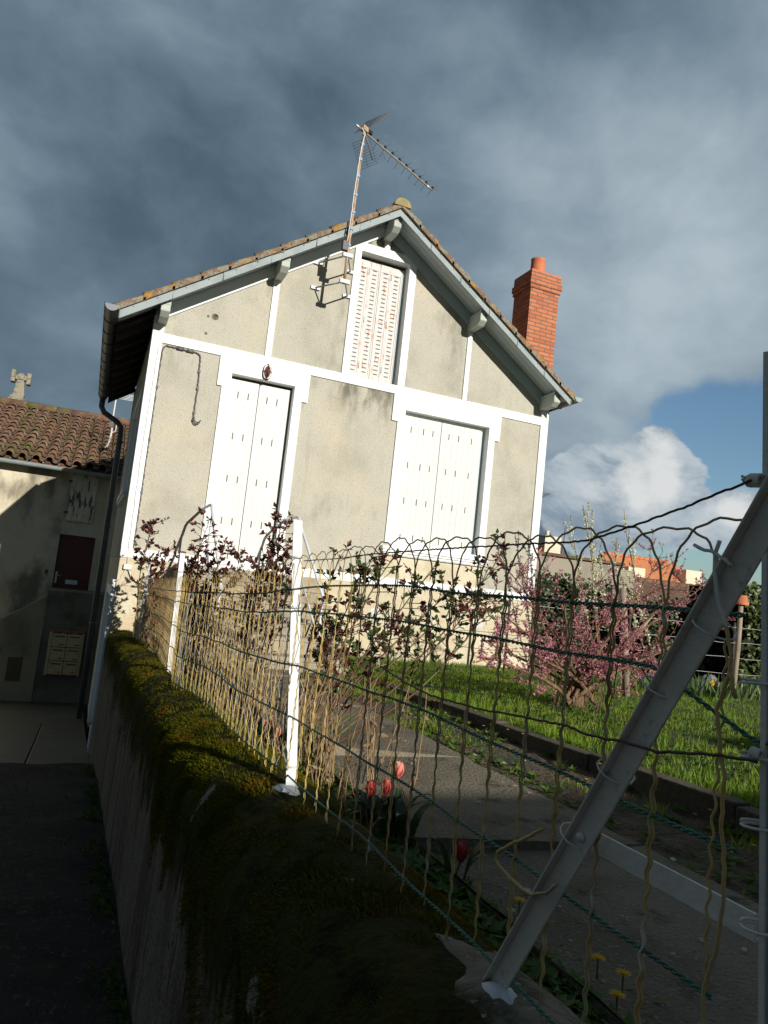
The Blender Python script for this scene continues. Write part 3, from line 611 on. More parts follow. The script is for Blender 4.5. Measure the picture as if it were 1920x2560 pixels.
# ------------------------------------------------------------------ concrete steps and handrails
st = MB(); zt = .04
st.box(1.05, 2.72, 8.80, 9.728, -1.05, zt)
for k in range(5):
    z = zt-.175*(k+1); st.box(1.05, 2.72, 8.80-.30*(k+1), 8.80-.30*k-.002, -1.05, z)
    st.box(1.03, 2.74, 8.80-.30*(k+1)-.02, 8.80-.30*k-.004, z, z+.045)
tag(st.build('front_steps', M['step'], bevel=.006), 'worn concrete steps rising to the tall white front door', 'steps')
def rail(x, label, n):
    o = empty('handrail', (x, 9.0, .05), label, 'handrail', 'handrails of the front steps')
    mb = MB(); mb.tube([(x, 9.74, .80), (x, 9.06, .81), (x, 8.98, .79), (x, 8.92, .73), (x, 7.55, -.18)], .018, 8); mb.build('rail', M['white_metal'], o)
    for (y, z) in ((8.85, .03), (7.6, -.85)):
        mb = MB(); zz = .68-(8.85-y)*.665; mb.tube([(x, y, z), (x, y, zz)], .015, 8); mb.build('baluster', M['white_metal'], o)
    mb = MB(); mb.tube([(x, 8.85, .22), (x, 7.6, -.61)], .012, 8); mb.build('lower_rail', M['white_metal'], o)
    mb = MB(); mb.lathe([(0, 0), (.04, 0), (.04, .012), (0, .014)], (x, 9.75, .80), 12, 0, (0, -1, 0)); mb.build('wall_flange', M['white_metal'], o)
rail(1.315, 'thin pale handrail on the left side of the front steps', 0)
rail(2.43, 'thin pale handrail on the right side of the front steps, beside the tall fence post', 1)

# ------------------------------------------------------------------ wall lamp, cable
lamp = empty('bulkhead_lamp', (1.926, FY-.03, 2.80), 'small oval brown bulkhead lamp above the front door', 'lamp')
mb = MB(); e = [(1.926+.062*math.copysign(abs(math.cos(a))**.7, math.cos(a)), 2.80+.105*math.copysign(abs(math.sin(a))**.8, math.sin(a))) for a in [2*math.pi*i/24 for i in range(24)]]; mb.prism(e, FY-.065, FY-.02); mb.build('body', M['lamp_metal'], lamp, bevel=.008)
mb = MB(); vs = []; 
for r, h in ((1, 0), (.92, .03), (.7, .05), (.35, .06), (.02, .063)): vs += [(1.926+.042*r*math.cos(2*math.pi*i/16), FY-.063-h, 2.80+.086*r*math.sin(2*math.pi*i/16)) for i in range(16)]
mb.add(vs, [(j*16+i, j*16+(i+1) % 16, (j+1)*16+(i+1) % 16, (j+1)*16+i) for j in range(4) for i in range(16)], 0, True); mb.build('glass', M['lamp_glass'], lamp)
mb = MB(); mb.tube([(1.926, FY-.07, 2.89), (1.926, FY-.13, 2.86), (1.926, FY-.135, 2.74), (1.926, FY-.07, 2.71)], .006, 6); mb.tube([(1.875, FY-.07, 2.80), (1.90, FY-.125, 2.80), (1.95, FY-.125, 2.80), (1.977, FY-.07, 2.80)], .005, 6); mb.build('guard', M['lamp_metal'], lamp)
for z in (2.905, 2.695):
    mb = MB(); mb.lathe([(0, 0), (.014, 0), (.014, .03), (0, .032)], (1.926, FY-.02, z), 10, 0, (0, -1, 0)); mb.build('screw_lug', M['lamp_metal'], lamp)
def wob(pts, step=.03, amp=.006):
    out = []
    for a, b in zip(pts, pts[1:]):
        a, b = Vector(a), Vector(b); n = max(1, int((b-a).length/step))
        for i in range(n): q = a.lerp(b, i/n); out.append(q+Vector((R(-amp, amp), R(-amp, 0)*.5, R(-amp, amp))))
    out.append(Vector(pts[-1])); return out
mb = MB(); yc = FY-.016
mb.tube(wob([(.518, yc, .10), (.520, yc, 2.70), (.535, yc, 2.83), (.57, yc, 2.875), (.75, yc, 2.868), (.97, yc, 2.862), (1.012, yc, 2.84), (1.02, yc, 2.75), (1.035, yc, 2.39), (1.033, yc, 2.02), (1.05, yc-.02, 1.94), (1.09, yc-.03, 1.92), (1.13, yc-.03, 1.965)]), .0095, 5)
cab = tag(mb.build('wall_cable', M['cable']), 'thick dark cable clipped round the left wall panel, ending in a loose hook', 'cable')
mb = MB(); mb.tube([(1.034, yc-.004, 2.02), (1.034, yc-.02, 1.93), (1.085, yc-.03, 1.905), (1.12, yc-.03, 1.93)], .006, 5); mb.tube([(1.034, yc-.004, 2.02), (1.022, yc-.02, 1.95), (1.06, yc-.03, 1.90), (1.10, yc-.03, 1.915)], .006, 5); mb.build('loose_end', M['cable'], cab)
for (x0, x1, z) in ((.70, .79, 2.868), (.83, .92, 2.865)):
    mb = MB(); mb.tube([(x0, yc-.004, z), (x1, yc-.004, z)], .02, 8); mb.build('splice_sleeve', M['dark_zinc'], cab)
for (x, z) in ((1.026, 2.62), (1.034, 2.39), (1.034, 2.06), (.52, 2.3), (.52, 1.6), (.519, .9)):
    mb = MB(); mb.box(x-.016, x+.016, yc-.012, yc+.01, z-.018, z+.018); mb.build('clip', M['cable'], cab)
mb = MB(); mb.tube(wob([(.47, FY-.03, 2.85), (.45, FY-.032, 1.4), (.46, FY-.034, .2), (.47, FY-.04, -.02)], .06, .004), .006, 5)
mb.tube(wob([(.47, FY-.04, -.09), (.42, FY-.04, -.22), (.36, FY-.03, -.25)], .03, .003), .007, 5); mb.tube(wob([(.50, FY-.05, -.10), (.55, FY-.06, -.2), (.7, FY-.05, -.28)], .03, .003), .009, 5)
c2 = tag(mb.build('wall_wire', M['white_cable']), 'thin white cable down the left house corner into a small junction box', 'cable')
mb = MB(); mb.box(.43, .53, FY-.075, FY-.02, -.10, -.03); mb.build('junction_box', M['white_cable'], c2, bevel=.008)

# ------------------------------------------------------------------ television aerial
ant = empty('television_aerial', (2.72, 9.19, 4.13), 'rusty roof mast carrying a long comb-like television aerial above the gable', 'aerial')
MX, MY = 2.722, 9.185
mb = MB(); mb.tube([(MX-.004, MY, 4.10), (MX, MY, 4.62), (MX+.03, MY, 6.43)], .021, 10); mb.build('mast', M['rust_mast'], ant)
mb = MB(); mb.tube(wob([(MX-.05, MY-.02, 4.60), (MX-.028, MY-.022, 4.75), (MX-.012, MY-.024, 5.6), (MX+.005, MY-.03, 6.1), (MX+.03, MY-.05, 6.3), (MX-.02, MY-.06, 6.36), (MX+.02, MY, 6.42)], .06, .004), .008, 5); mb.build('feed_cable', M['white_cable'], ant)
for z in (4.66, 4.9, 5.14, 5.4, 5.68, 5.93, 6.16):
    mb = MB(); t = (z-4.62)/1.81*.03; mb.tube([(MX+t, MY-.004, z-.016), (MX+t, MY-.004, z+.016)], .031, 8); mb.build('tape', M['blue_tape'], ant)
mb = MB(); mb.box(MX-.10, MX-.015, MY-.05, MY+.02, 4.56, 4.70); mb.build('amplifier_box', M['black'], ant, bevel=.006)
for zz, zt_ in ((4.548, 4.513), (4.174, 4.134)):
    for wx in (2.465, 2.949):
        mb = MB(); mb.box(wx-.065, wx+.065, FY-.032, FY-.003, zz-.022, zz+.022); mb.build('wall_plate', M['white_metal'], ant)
        mb = MB(); mb.tube([(wx, FY-.03, zz), (MX+(.02 if wx > MX else -.02), MY+.02, zt_)], .011, 6); mb.build('bracket_arm', M['zinc'], ant)
    mb = MB(); mb.box(MX-.07, MX+.07, MY-.03, MY+.028, zt_-.026, zt_+.026); mb.build('mast_clamp', M['white_metal'], ant)
B0 = Vector((2.60, 9.11, 6.37)); B1 = Vector((4.22, 9.97, 6.35)); BD = (B1-B0).normalized(); BS = BD.cross(Vector((0, 0, 1))).normalized(); UP = Vector((0, 0, 1))
mb = MB(); nB = 12
for i in range(nB): mb.tube([B0.lerp(B1, i/nB), B0.lerp(B1, (i+1)/nB)], .013, 6, caps=(i in (0, nB-1)))
mb.build('boom', M['alu'], ant)
mb = MB(); mb.obox((MX+.03, MY+.0, 6.40), BD*.05, BS*.035, UP*.035); mb.tube([(MX+.03, MY-.05, 6.40), (MX+.03, MY+.05, 6.40)], .012, 6); mb.build('boom_clamp', M['rust_mast'], ant)
for i in range(9):
    p = B0.lerp(B1, .255+i*.0925); 
    mb = MB(); mb.obox(p+UP*.028, BD*.016, BS*.012, UP*.018); mb.lathe([(.02, 0), (.006, .022), (0, .024)], p+UP*.04, 8); c_ = mb.build('element_clip', M['black'], ant)
    mb = MB(); q = p+UP*.03
    for sv in (-1, 1):
        for uz in (-1, 1): mb.tube([q, q+BS*sv*.135+UP*uz*.075+BD*.05], .0032, 4)
    mb.build('director', M['grey_rod'], c_)
mb = MB(); p = B0.lerp(B1, .145); mb.obox(p+UP*.045, BD*.055, BS*.03, UP*.03)
mb.build('dipole_box', M['black'], ant, bevel=.008)
for uz in (1, -1):
    ax = (UP*uz*.80+BD*.55+BS*0).normalized(); o_ = B0+BD*.17+UP*uz*.02
    mb = MB(); mb.tube([o_+BD*.02, o_+BD*.02+ax*.10+BD*.02, o_+ax*.34+BD*.05], .010, 6)
    for k in range(11):
        q = o_+ax*(.07+.036*k); mb.tube([q-BS*.24, q+BS*.24], .0028, 4)
    for s_ in (-.24, -.08, .08, .24): mb.tube([o_+ax*.07+BS*s_, o_+ax*.43+BS*s_], .003, 4)
    mb.build('reflector_panel', M['grey_rod'], ant)

# ------------------------------------------------------------------ mossy garden wall
gw = empty('garden_wall', (.55, 3.4, -1.5), 'low grey garden wall with a thick rounded mossy top beside the alley', 'wall')
def prof(y):
    t = walltop(y); a = alley_z(y)-.15
    pts = []
    for i in range(15): pts.append((.352-.01*(1-i/14), a+(t-.17-a)*i/14))
    for i in range(1, 25):
        an = math.pi - math.pi*i/25*1.0; pts.append((.555+.203*math.cos(an), t-.17+.17*math.sin(an)**.8))
    for i in range(7): pts.append((.76, t-.17-(t-.17+1.15)*i/6))
    return pts
mbf, mbt = MB(), MB(); ysw = rng(-1.2, 9.71, .045); npf = len(prof(0)); V = []
SPLIT = 13
for y in ysw:
    for i, (x, z) in enumerate(prof(y)):
        top_ = min(1, max(0, (i-11)/6))
        d = .005*nz(x*9, y*9, z*9) + top_*(.012*nz(x*3, y*3, z*3+5)+.011*nz(x*16, y*16, z*16)) + .012*nz(0, y*1.1, z*1.1+9)
        cx, cz = .555, walltop(y)-.2
        n_ = Vector((x-cx, 0, (z-cz) if z > cz else 0)).normalized()
        V.append((x+n_.x*d, y, z+n_.z*d))
fsA, fsB = [], []
for j in range(len(ysw)-1):
    for i in range(npf-1):
        (fsA if i < SPLIT or i > npf-8 else fsB).append((j*npf+i, j*npf+i+1, (j+1)*npf+i+1, (j+1)*npf+i))
mbf.add(V, fsA, 0, True); mbt.add(V, fsB, 0, True)
mbf.build('wall_face', M['wall_concrete'], gw); mbt.build('mossy_coping', M['moss_base'], gw)
def coping_z(x, y):
    c = max(-1, min(1, (x-.555)/.203)); return walltop(y)-.17+.17*math.sin(math.acos(c))**.8
def splat(mb, cx, cyy, rx, ry, lift, seed, n=22, rings=4):
    vs = [(cx, cyy, coping_z(cx, cyy)+lift)]
    for j in range(1, rings+1):
        for i in range(n):
            a = 2*math.pi*i/n; q = j/rings*(1+.55*nz(math.cos(a)*1.8+seed, math.sin(a)*1.8, seed)); x, y = cx+rx*q*math.cos(a), cyy+ry*q*math.sin(a)
            vs.append((x, y, coping_z(x, y)+lift*(1-(j/rings)**3)-.004*(j == rings)))
    fs = [(0, 1+i, 1+(i+1) % n) for i in range(n)]
    for j in range(rings-1): fs += [(1+j*n+i, 1+(j+1)*n+i, 1+(j+1)*n+(i+1) % n, 1+j*n+(i+1) % n) for i in range(n)]
    mb.add(vs, fs, 0, True)
# moss tufts
ms = MB(); cnt = 0
for _ in range(200000):
    y = R(.25, 9.6) if random.random() < .40 else .25+2.9*random.random()
    u = R(0.0, 1); i = SPLIT-4+u*25
    pr = prof(y); i0 = min(int(i), npf-2); a, b = pr[i0], pr[i0+1]; f = i-i0
    x, z = a[0]+(b[0]-a[0])*f, a[1]+(b[1]-a[1])*f
    drip = nz(y*3.2, .3, 1)*.5+nz(y*9, z*1.4, 2)*.3
    low = (i-(SPLIT-4))/5
    k = nz(x*6, y*6, z*6+3)+.5*nz(x*17, y*17, z*17)
    if low < 1 and drip < .25-.5*low: continue
    if x > .70 and random.random() < .6: continue
    if abs(x-.62) < .14 and abs(y-.80) < .20: continue
    if k < -.33+R(-.12, .12): continue
    nrm = Vector((x-.555, 0, max(0, z-(walltop(y)-.2)))).normalized()
    ln = R(.006, .017)*(1+.8*max(0, k)); dirv = nrm*1.0+Vector((R(-.6, .4), R(-.8, .8), R(-.7, .4)))
    p = Vector((x, y, z))-nrm*.004
    ms.blade(p, p+dirv.normalized()*ln, R(.002, .0045)); cnt += 1
    if cnt > 120000: break
mo = ms.build('moss_tufts', M['moss'], gw); tag(mo, kind='stuff')
# pale rough patches where the render shows
mb = MB()
for (px, py, w, h) in ((480, 1870, .035, .10), (447, 1965, .02, .05), (420, 1775, .012, .03), (395, 1700, .010, .03)):
    q = atX(px, py, .36); 
    pts = [(q.y+w*2*math.cos(a)*(1+.35*nz(a, w*9)), q.z+h*math.sin(a)*(1+.35*nz(a, 3))) for a in [2*math.pi*i/14 for i in range(14)]]
# ------------------------------------------------------------------ wire fence
XF = .57
def fx(y):
    b = .57+.010*math.sin(y*2.3)
    if 3.0 < y < 4.8: b += -.055*math.exp(-((y-4.05)/.33)**2)
    if y > 4.85: b += .02*math.sin((y-4.85)*1.7)
    return b
fence = empty('wire_fence', (XF, 3.0, -.55), 'scalloped garden wire fence of crimped yellowed wires on the mossy wall', 'fence')
PIT = .0795; Y0 = .53; NW = 100
def lowz(y): return ftop(y)-.592
def crimp(z, ph, am=.0023): return am*math.sin(2*math.pi*z/.027+ph)
def column(y, side, ph, zt, zb, npw):
    n = int((zt-zb)/.028*npw); out = []
    for i in range(n+1):
        z = zb+(zt-zb)*i/n
        out.append(Vector((fx(y)+side*.0017*math.cos(z*18+ph), y+side*.0017*math.sin(z*18+ph)+crimp(z, ph, .0023 if y < 1.5 else .0034)+.006*nz(y*3, z*2.5), z)))
    return out
nodes = [Y0+PIT*i+(R(-.004, .004) if i > 3 else 0) for i in range(-1, NW+2)]
for i in range(1, NW+1):
    y = nodes[i]
    if y > 8.75: break
    yl, yr = nodes[i-1], nodes[i+1]
    near = y < 2.2; npw = 6 if y < 1.3 else (5 if near else 4); ns = 7 if y < 1.3 else (5 if near else 4)
    zt = ftop(y); zn = zt-.090+R(-.004, .004); tail = R(-.03, .035)+(.015 if y < 1.6 else 0)
    cut = -.25 if i <= 1 else 0
    A = column(yl, 1, .0, ftop(yl)-.09, lowz(yl)-.02+tail, npw)
    B = column(yr, -1, .0, ftop(yr)-.09, lowz(yr)-.015+R(-.03, .02), npw)
    arch = []; n = 34 if near else 18; hgt = .092+R(-.005, .004)
    for k in range(1, n):
        a = math.pi-math.pi*k/n; yy = (yl+yr)/2+(yr-yl)/2*math.copysign(abs(math.cos(a))**.92, math.cos(a))
        rad = .0014*math.sin(k/n*2*math.pi*8)
        arch.append(Vector((fx(yy)+.003*math.sin(a*3+i), yy+rad*math.cos(a), zn+(hgt+.0)*math.sin(a)**.85+rad*math.sin(a)+.004*nz(yy*9, i))))
    mb = MB(); 
    if i == 1: A = []
    mb.tube(A+arch+B[::-1], .00135 if y < 1.4 else (.0012 if y < 4.85 else .0009), ns)
    mb.build('arched_wire', M['wire'] if y < 1.62 or y > 5.0 else M['wire_gold_lit'], fence)  # gold copy only on the stretch painted as sunlit
def twist(dz, y0, y1, name, amp=.0016, r=.0014, jag=.006, droop=None):
    mb = MB()
    for s_ in (0, math.pi):
        pts = []; n = int((y1-y0)/.0032)
        for i in range(n+1):
            y = y0+(y1-y0)*i/n
            ph = 2*math.pi*y/.022+s_; z = ftop(y)-dz+jag*nz(y*4, dz*7)
            if droop: z += droop(y)
            pts.append((fx(y)+amp*math.cos(ph), y, z+amp*math.sin(ph)))
        mb.tube(pts, r, 5 if y0 < 2 else 4)
    return mb.build(name, M['green_wire'], fence)
twist(.092, .505, 8.7, 'twisted_line_wire')
twist(.157, .47, 8.7, 'twisted_line_wire', droop=lambda y: -.045*max(0, min(1, (.62-y)/.13)))
twist(.305, .50, 8.7, 'twisted_line_wire')
twist(.440, .52, 8.7, 'twisted_line_wire')
twist(.585, .55, 8.7, 'twisted_line_wire', droop=lambda y: .0)
# loose cut ends
def px_tube(mb, pts, X, r, n=6, dx=0):
    P_ = [atX(a, b, X) for a, b in pts]; out = []
    for a, b in zip(P_, P_[1:]):
        m_ = max(1, int((b-a).length/.006)); out += [a.lerp(b, i/m_)+Vector((R(-.0006, .0006), R(-.0008, .0008), R(-.0008, .0008))) for i in range(m_)]
    mb.tube(out+[P_[-1]], r, n)
mb = MB(); px_tube(mb, [(1358, 2072), (1320, 2093), (1275, 2112), (1243, 2130), (1238, 2150), (1260, 2180), (1290, 2210), (1330, 2238), (1365, 2232), (1392, 2212)], .562, .0022); mb.build('loose_wire', M['wire'], fence)
mb = MB(); px_tube(mb, [(1735, 1362), (1750, 1370), (1785, 1380), (1812, 1398), (1828, 1415)], .566, .0019); px_tube(mb, [(1800, 1350), (1788, 1385), (1786, 1430), (1792, 1470), (1800, 1520), (1815, 1570)], .566, .0021); mb.build('loose_wire', M['metal_paint'], fence)
mb = MB(); px_tube(mb, [(1815, 1570), (1828, 1640), (1822, 1690), (1802, 1745), (1792, 1775), (1797, 1830), (1803, 1900), (1812, 1945), (1806, 2010), (1805, 2090), (1812, 2170), (1808, 2240), (1802, 2300), (1795, 2360), (1775, 2420), (1758, 2480), (1762, 2560), (1770, 2640)], .566, .0019); px_tube(mb, [(1825, 1680), (1832, 1715), (1840, 1745)], .566, .0022); mb.build('loose_wire', M['wire'], fence)
# tension wires
tw = MB(); px_tube(tw, [(1880, 1199), (1720, 1265), (1545, 1328), (1468, 1352), (1300, 1361), (1167, 1368), (1050, 1376), (930, 1385), (850, 1396), (760, 1402)], .563, .0014, 5); tw.build('tension_wire', M['rust_wire'], fence)
tw = MB(); px_tube(tw, [(950, 1665), (1010, 1705), (1075, 1738), (1200, 1773), (1310, 1792), (1420, 1815), (1480, 1840), (1560, 1855), (1640, 1879), (1800, 1888), (1850, 1896), (1893, 1905)], .563, .0016, 5); tw.build('tension_wire', M['rust_wire'], fence)
mb = MB(); px_tube(mb, [(1545, 1640), (1600, 1665), (1625, 1705)], .60, .001, 4); px_tube(mb, [(1545, 1640), (1535, 1730), (1510, 1800)], .60, .0008, 4); mb.build('loose_wire', M['rust_wire'], fence)
def coil(mb, c, ax, rad, turns, pitch, r):
    ax = Vector(ax).normalized(); u = ax.orthogonal().normalized(); v = ax.cross(u); n = int(turns*12)
    mb.tube([Vector(c)+ax*(pitch*i/12)+(u*math.cos(2*math.pi*i/12)+v*math.sin(2*math.pi*i/12))*rad for i in range(n+1)], r, 5)
# steel posts on the wall
def tpost(px_b, py_b, px_t, py_t, X, w, label, m, foot=True):
    b = atX(px_b, py_b, X); t = atX(px_t, py_t, X)
    o = empty('fence_post', b, label, 'fence post', 'white steel posts of the wire fence')
    lean = (t-b)/(t.z-b.z)
    def P_(dx, dy, z): q = b+lean*(z-b.z); return (q.x+dx, q.y+dy, z)
    mb = MB()
    def slab(x0, x1, y0, y1):
        mb.add([P_(x0,y0,b.z-.07),P_(x1,y0,b.z-.07),P_(x1,y1,b.z-.07),P_(x0,y1,b.z-.07),P_(x0,y0,t.z),P_(x1,y0,t.z),P_(x1,y1,t.z),P_(x0,y1,t.z)],
               [(0,3,2,1),(4,5,6,7),(0,1,5,4),(1,2,6,5),(2,3,7,6),(3,0,4,7)])
    slab(-w/2, w/2, -.002, .002); slab(-.002, .002, .0025, w*.9)
    mb.build('post_bar', m, o)
    if foot:
        mb = MB(); splat(mb, b.x-.01, b.y-.02, .045, .065, .013, 3.0); mb.build('paint_splash', M['white_metal'], o)
    for f in (.03, .40, .83, .62):
        mb = MB(); z = b.z+(t.z-b.z)*f; q = b+lean*(z-b.z); coil(mb, (q.x, q.y+.005, z), (0, .1, 1), w*.62, 2.2, .003, .0012); mb.build('tie_wire', M['metal_paint'], o)
    return o
tpost(728, 1942, 745, 1300,   .572, .029, 'tall white steel fence post with a paint splash at its foot', M['white_metal'])
tpost(423, 1676, 457, 1383, .57, .032, 'bright white fence post halfway along the mossy wall, left of the tall post', M['white_metal'], False)
tpost(343, 1600, 373, 1410, .57, .026, 'thin white fence post in front of the pale plinth, third from the tall post', M['white_metal'], False)
tpost(313, 1580, 333, 1412, .565, .026, 'thin white fence post at the far end of the wall near the house corner', M['white_metal'], False)
# near corner post with its slanting brace
gp = empty('braced_fence_post', atX(1905, 2640, .57), 'grey steel end post with a slanting angle iron brace and tie bar', 'fence post')
pa, pb = atX(1893, 2760, .575), atX(1908, 880, .575); lean = (pb-pa)/(pb.z-pa.z)
def inclined(mb, a, b, u, v, wu, wv, t):
    """L section from a to b, flanges along u (width wu) and v (width wv)"""
    a, b, u, v = Vector(a), Vector(b), Vector(u), Vector(v)
    def bx_(o, e1, e2):
        vs = []
        for p in (a, b): vs += [p+o, p+o+e1, p+o+e1+e2, p+o+e2]
        mb.add(vs, [(3,2,1,0),(4,5,6,7),(0,1,5,4),(1,2,6,5),(2,3,7,6),(3,0,4,7)])
    bx_(Vector((0, 0, 0)), u*wu, v*t); bx_(v*(t+.0003), u*t, v*wv)
mb = MB(); inclined(mb, pa, pb, Vector((.35, -.93, 0)).normalized(), Vector((1, .25, 0)).normalized(), .0045, .020, .003)
inclined(mb, pa+Vector((.006, -.007, 0)), pb+Vector((.006, -.007, 0)), Vector((.25, -.97, 0)).normalized(), Vector((1, .2, 0)).normalized(), .022, .014, .003)
mb.build('upright', M['metal_paint'], gp)
ba, bb = atX(1262, 2435, .578), atX(1905, 1330, .578); bdir = (bb-ba).normalized()
bu = Vector((.0, bdir.z, -bdir.y)).normalized(); bv = bdir.cross(bu).normalized()
if bv.x < 0: bv = -bv
mb = MB(); inclined(mb, ba-bdir*.04+bu*.016, bb+bdir*.06+bu*.016, -bu, -bv, .032, .010, .003); brace_o = mb.build('brace', M['brace'], gp, bevel=.0012)
mb = MB(); q = atX(1453, 2092, .574); mb.lathe([(0, .006), (.004, .005), (.006, .002), (.006, 0)], q, 12, 0, (-1, 0, 0)); mb.build('rivet', M['metal_paint'], brace_o)
ta, tb = atX(1478, 2100, .600), atX(1888, 2322, .600); tdir = (tb-ta).normalized(); tu = Vector((0, -tdir.z, tdir.y)).normalized()
if tu.z < 0: tu = -tu
mb = MB(); inclined(mb, ta-tu*.0125, tb-tu*.0125, tu, Vector((1, 0, 0)), .025, .003, .0035); mb.build('tie_bar', M['metal_paint'], gp, bevel=.0008)
for (px, py, rd_, tn, wr) in ((1884, 1200, .0055, 5, .0017), (1888, 1882, .0042, 4, .0014)):
    mb = MB(); coil(mb, atX(px, py, .57)+Vector((0, .004, 0)), (0, -1, -.1), rd_, tn, .0024, wr); mb.build('wire_coil', M['metal_paint'], gp)
for (py) in (1200, 1712, 1898, 2070, 2325): mb = MB(); coil(mb, atX(1902, py, .583), lean, .016, 1.3, .003, .0014); mb.build('tie_wire', M['metal_paint'], gp)
mb = MB(); splat(mb, ba.x+.035, ba.y-.02, .10, .19, .017, 5.0, 30, 6); mb.build('concrete_footing', M['footing'], gp)
mb = MB(); splat(mb, ba.x-.004, ba.y-.005, .026, .040, .022, 9.0); mb.build('paint_splash', M['white_metal'], gp)
for (py, px) in ((1935, 1535), (2095, 1440), (1580, 1780), (1725, 1650)):
    mb = MB(); coil(mb, atX(px, py, .583), bdir, .021, 1.1, .01, .0012); mb.build('tie_wire', M['metal_paint'], gp)
# fine netting behind the middle bay
mb = MB(); y0, y1 = 1.95, 4.65; nY = 40
for j in range(nY):
    pts = []; yb = y0+(y1-y0)*j/nY
    for i in range(13):
        z = -.60+.045*i; yy = yb+.017*(1 if (i+j) % 2 else -1)+R(-.008, .008); pts.append((fx(yy)+.03+R(-.01, .01), yy, z+ftop(yy)-.04))
    mb.tube(pts, .0010, 3, caps=False)
tag(mb.build('wire_netting', M['net']), 'fine grey hexagonal netting tied behind the middle bay of the crimped fence', 'netting')

# ------------------------------------------------------------------ the lower house at the end of the alley
NY = 16.5; KS = 1.15      # drawn at 16.5 m, stands at 19 m
nb = empty('cottage', (-1.5, NY, -2.85), 'cream rendered cottage with a clay tiled roof and maroon door at the alley end', 'house')
mb = MB()
DX0, DX1, DZ0, DZ1 = -.60, .10, -1.62, .425
SX0, SX1, SZ0, SZ1 = -.535, -.02, .72, 1.72
xs = [-7, DX0, SX0, SX1, DX1, 3.5]
def col_(a, b, holes):
    z = -3
    for (p, q) in holes: mb.quad((a, NY, z), (b, NY, z), (b, NY, p), (a, NY, p)); z = q
    mb.quad((a, NY, z), (b, NY, z), (b, NY, 1.86), (a, NY, 1.86))
col_(-7, DX0, []); col_(DX0, SX0, [(DZ0, DZ1)]); col_(SX0, SX1, [(DZ0, DZ1)]); col_(SX1, DX1, [(DZ0, DZ1)]); col_(DX1, 3.5, [])
for x in (DX0, DX1): mb.quad((x, NY, DZ0), (x, NY+.14, DZ0), (x, NY+.14, DZ1), (x, NY, DZ1))
mb.quad((DX0, NY, DZ1), (DX1, NY, DZ1), (DX1, NY+.14, DZ1), (DX0, NY+.14, DZ1))
mb.quad((-7, NY, -3), (-7, NY+6, -3), (-7, NY+6, 1.8), (-7, NY, 1.8)); mb.quad((3.5, NY, -3), (3.5, NY, 1.8), (3.5, NY+6, 1.8), (3.5, NY+6, -3))
mb.build('wall', M['cream_wall'], nb)
mb = MB(); y = NY+.11; mb.box(DX0, DX1, y, y+.05, DZ0, DZ1)
for a, b in ((DX0+.09, DX0+.10), (DX1-.10, DX1-.09)): mb.box(a, b, y-.004, y, DZ0+.1, DZ1-.1)
dr = mb.build('door', M['maroon'], nb)
mb = MB(); mb.box(DX0+.025, DX0+.065, y-.012, y-.001, -.60, -.36); mb.tube([(DX0+.045, y-.012, -.44), (DX0+.045, y-.05, -.44), (DX0+.13, y-.05, -.44)], .009, 6); mb.build('handle', M['steel'], dr)
mb = MB(); mb.box(-.365, -.13, y-.012, y-.001, -.60, -.51); mb.build('letter_plate', M['steel'], dr)
mb = MB()
for i in range(5): w = (SX1-SX0)/5; mb.box(SX0+i*w+.003, SX0+(i+1)*w-.003, NY-.035, NY-.005, SZ0, SZ1)
for z in (SZ0+.17, SZ1-.17): mb.box(SX0-.015, SX1+.005, NY-.045, NY-.0355, z-.012, z+.012)
mb.build('peeling_shutter', M['peeling'], nb)
for z in (SZ0+.17, SZ1-.17):
    mb = MB(); mb.box(SX0-.05, SX0+.02, NY-.05, NY-.001, z-.02, z+.02); mb.build('shutter_hinge', M['lamp_metal'], nb)
mb = MB(); mb.box(DX0-.17, DX0-.12, NY-.03, NY+.01, -.42, -.34); mb.build('doorbell', M['lamp_metal'], nb)
# canal tile roof
RY, RZ, EY, EZ = 20.3, 3.66, 16.22, 1.90
rl = MB(); rl.quad((-7, EY+.08, EZ-.07), (3.6, EY+.08, EZ-.07), (3.6, RY, RZ-.07), (-7, RY, RZ-.07)); rl.quad((-7, RY, RZ-.07), (3.6, RY, RZ-.07), (3.6, 24, 1.9), (-7, 24, 1.9))
rl.prism([(EY+.1, EZ-.16), (EY+.1, EZ-.071), (NY+.1, EZ+.03), (NY+.1, EZ-.16)], -7, 3.6, 0, 'x')
x = -5.0
while x < .75:
    nC2 = 13
    for k in range(nC2):
        ya, yb = EY+(RY-EY)*k/nC2, EY+(RY-EY)*(k+1)/nC2+.08
        za, zb = EZ+(RZ-EZ)*k/nC2, EZ+(RZ-EZ)*(k+1)/nC2+.02
        j = R(-.012, .012); ra_, rb_ = .088+R(-.004, .004), .072
        vs = []; n = 7
        for (yy, zz, rr) in ((ya+R(-.015, .015), za+.030, ra_), (yb, zb-.002, rb_)):
            for rr2 in (rr, rr-.018):
                for i in range(n+1): a = math.pi*i/n; vs.append((x+j-rr2*math.cos(a), yy, zz+rr2*math.sin(a)-.04))
        w = n+1; fs = [(i, 2*w+i, 2*w+i+1, i+1) for i in range(n)] + [(i, i+1, w+i+1, w+i) for i in range(n)]
        rl.add(vs, fs, 0, True)
        vs = [(x+j+.125+.075*math.cos(math.pi+math.pi*i/4), yy, zz-.03+.05*math.sin(math.pi+math.pi*i/4)) for (yy, zz) in ((ya, za+.02), (yb, zb)) for i in range(5)]
        rl.add(vs, [(i, i+1, 6+i, 5+i) for i in range(4)], 0, True)
    x += .25+R(-.006, .006)
for k in range(26):
    x0 = -5.6+k*.36; rl.tube([(x0, RY, RZ+.015+R(-.01, .01)), (x0+.38, RY, RZ+.03)], .10, 10)
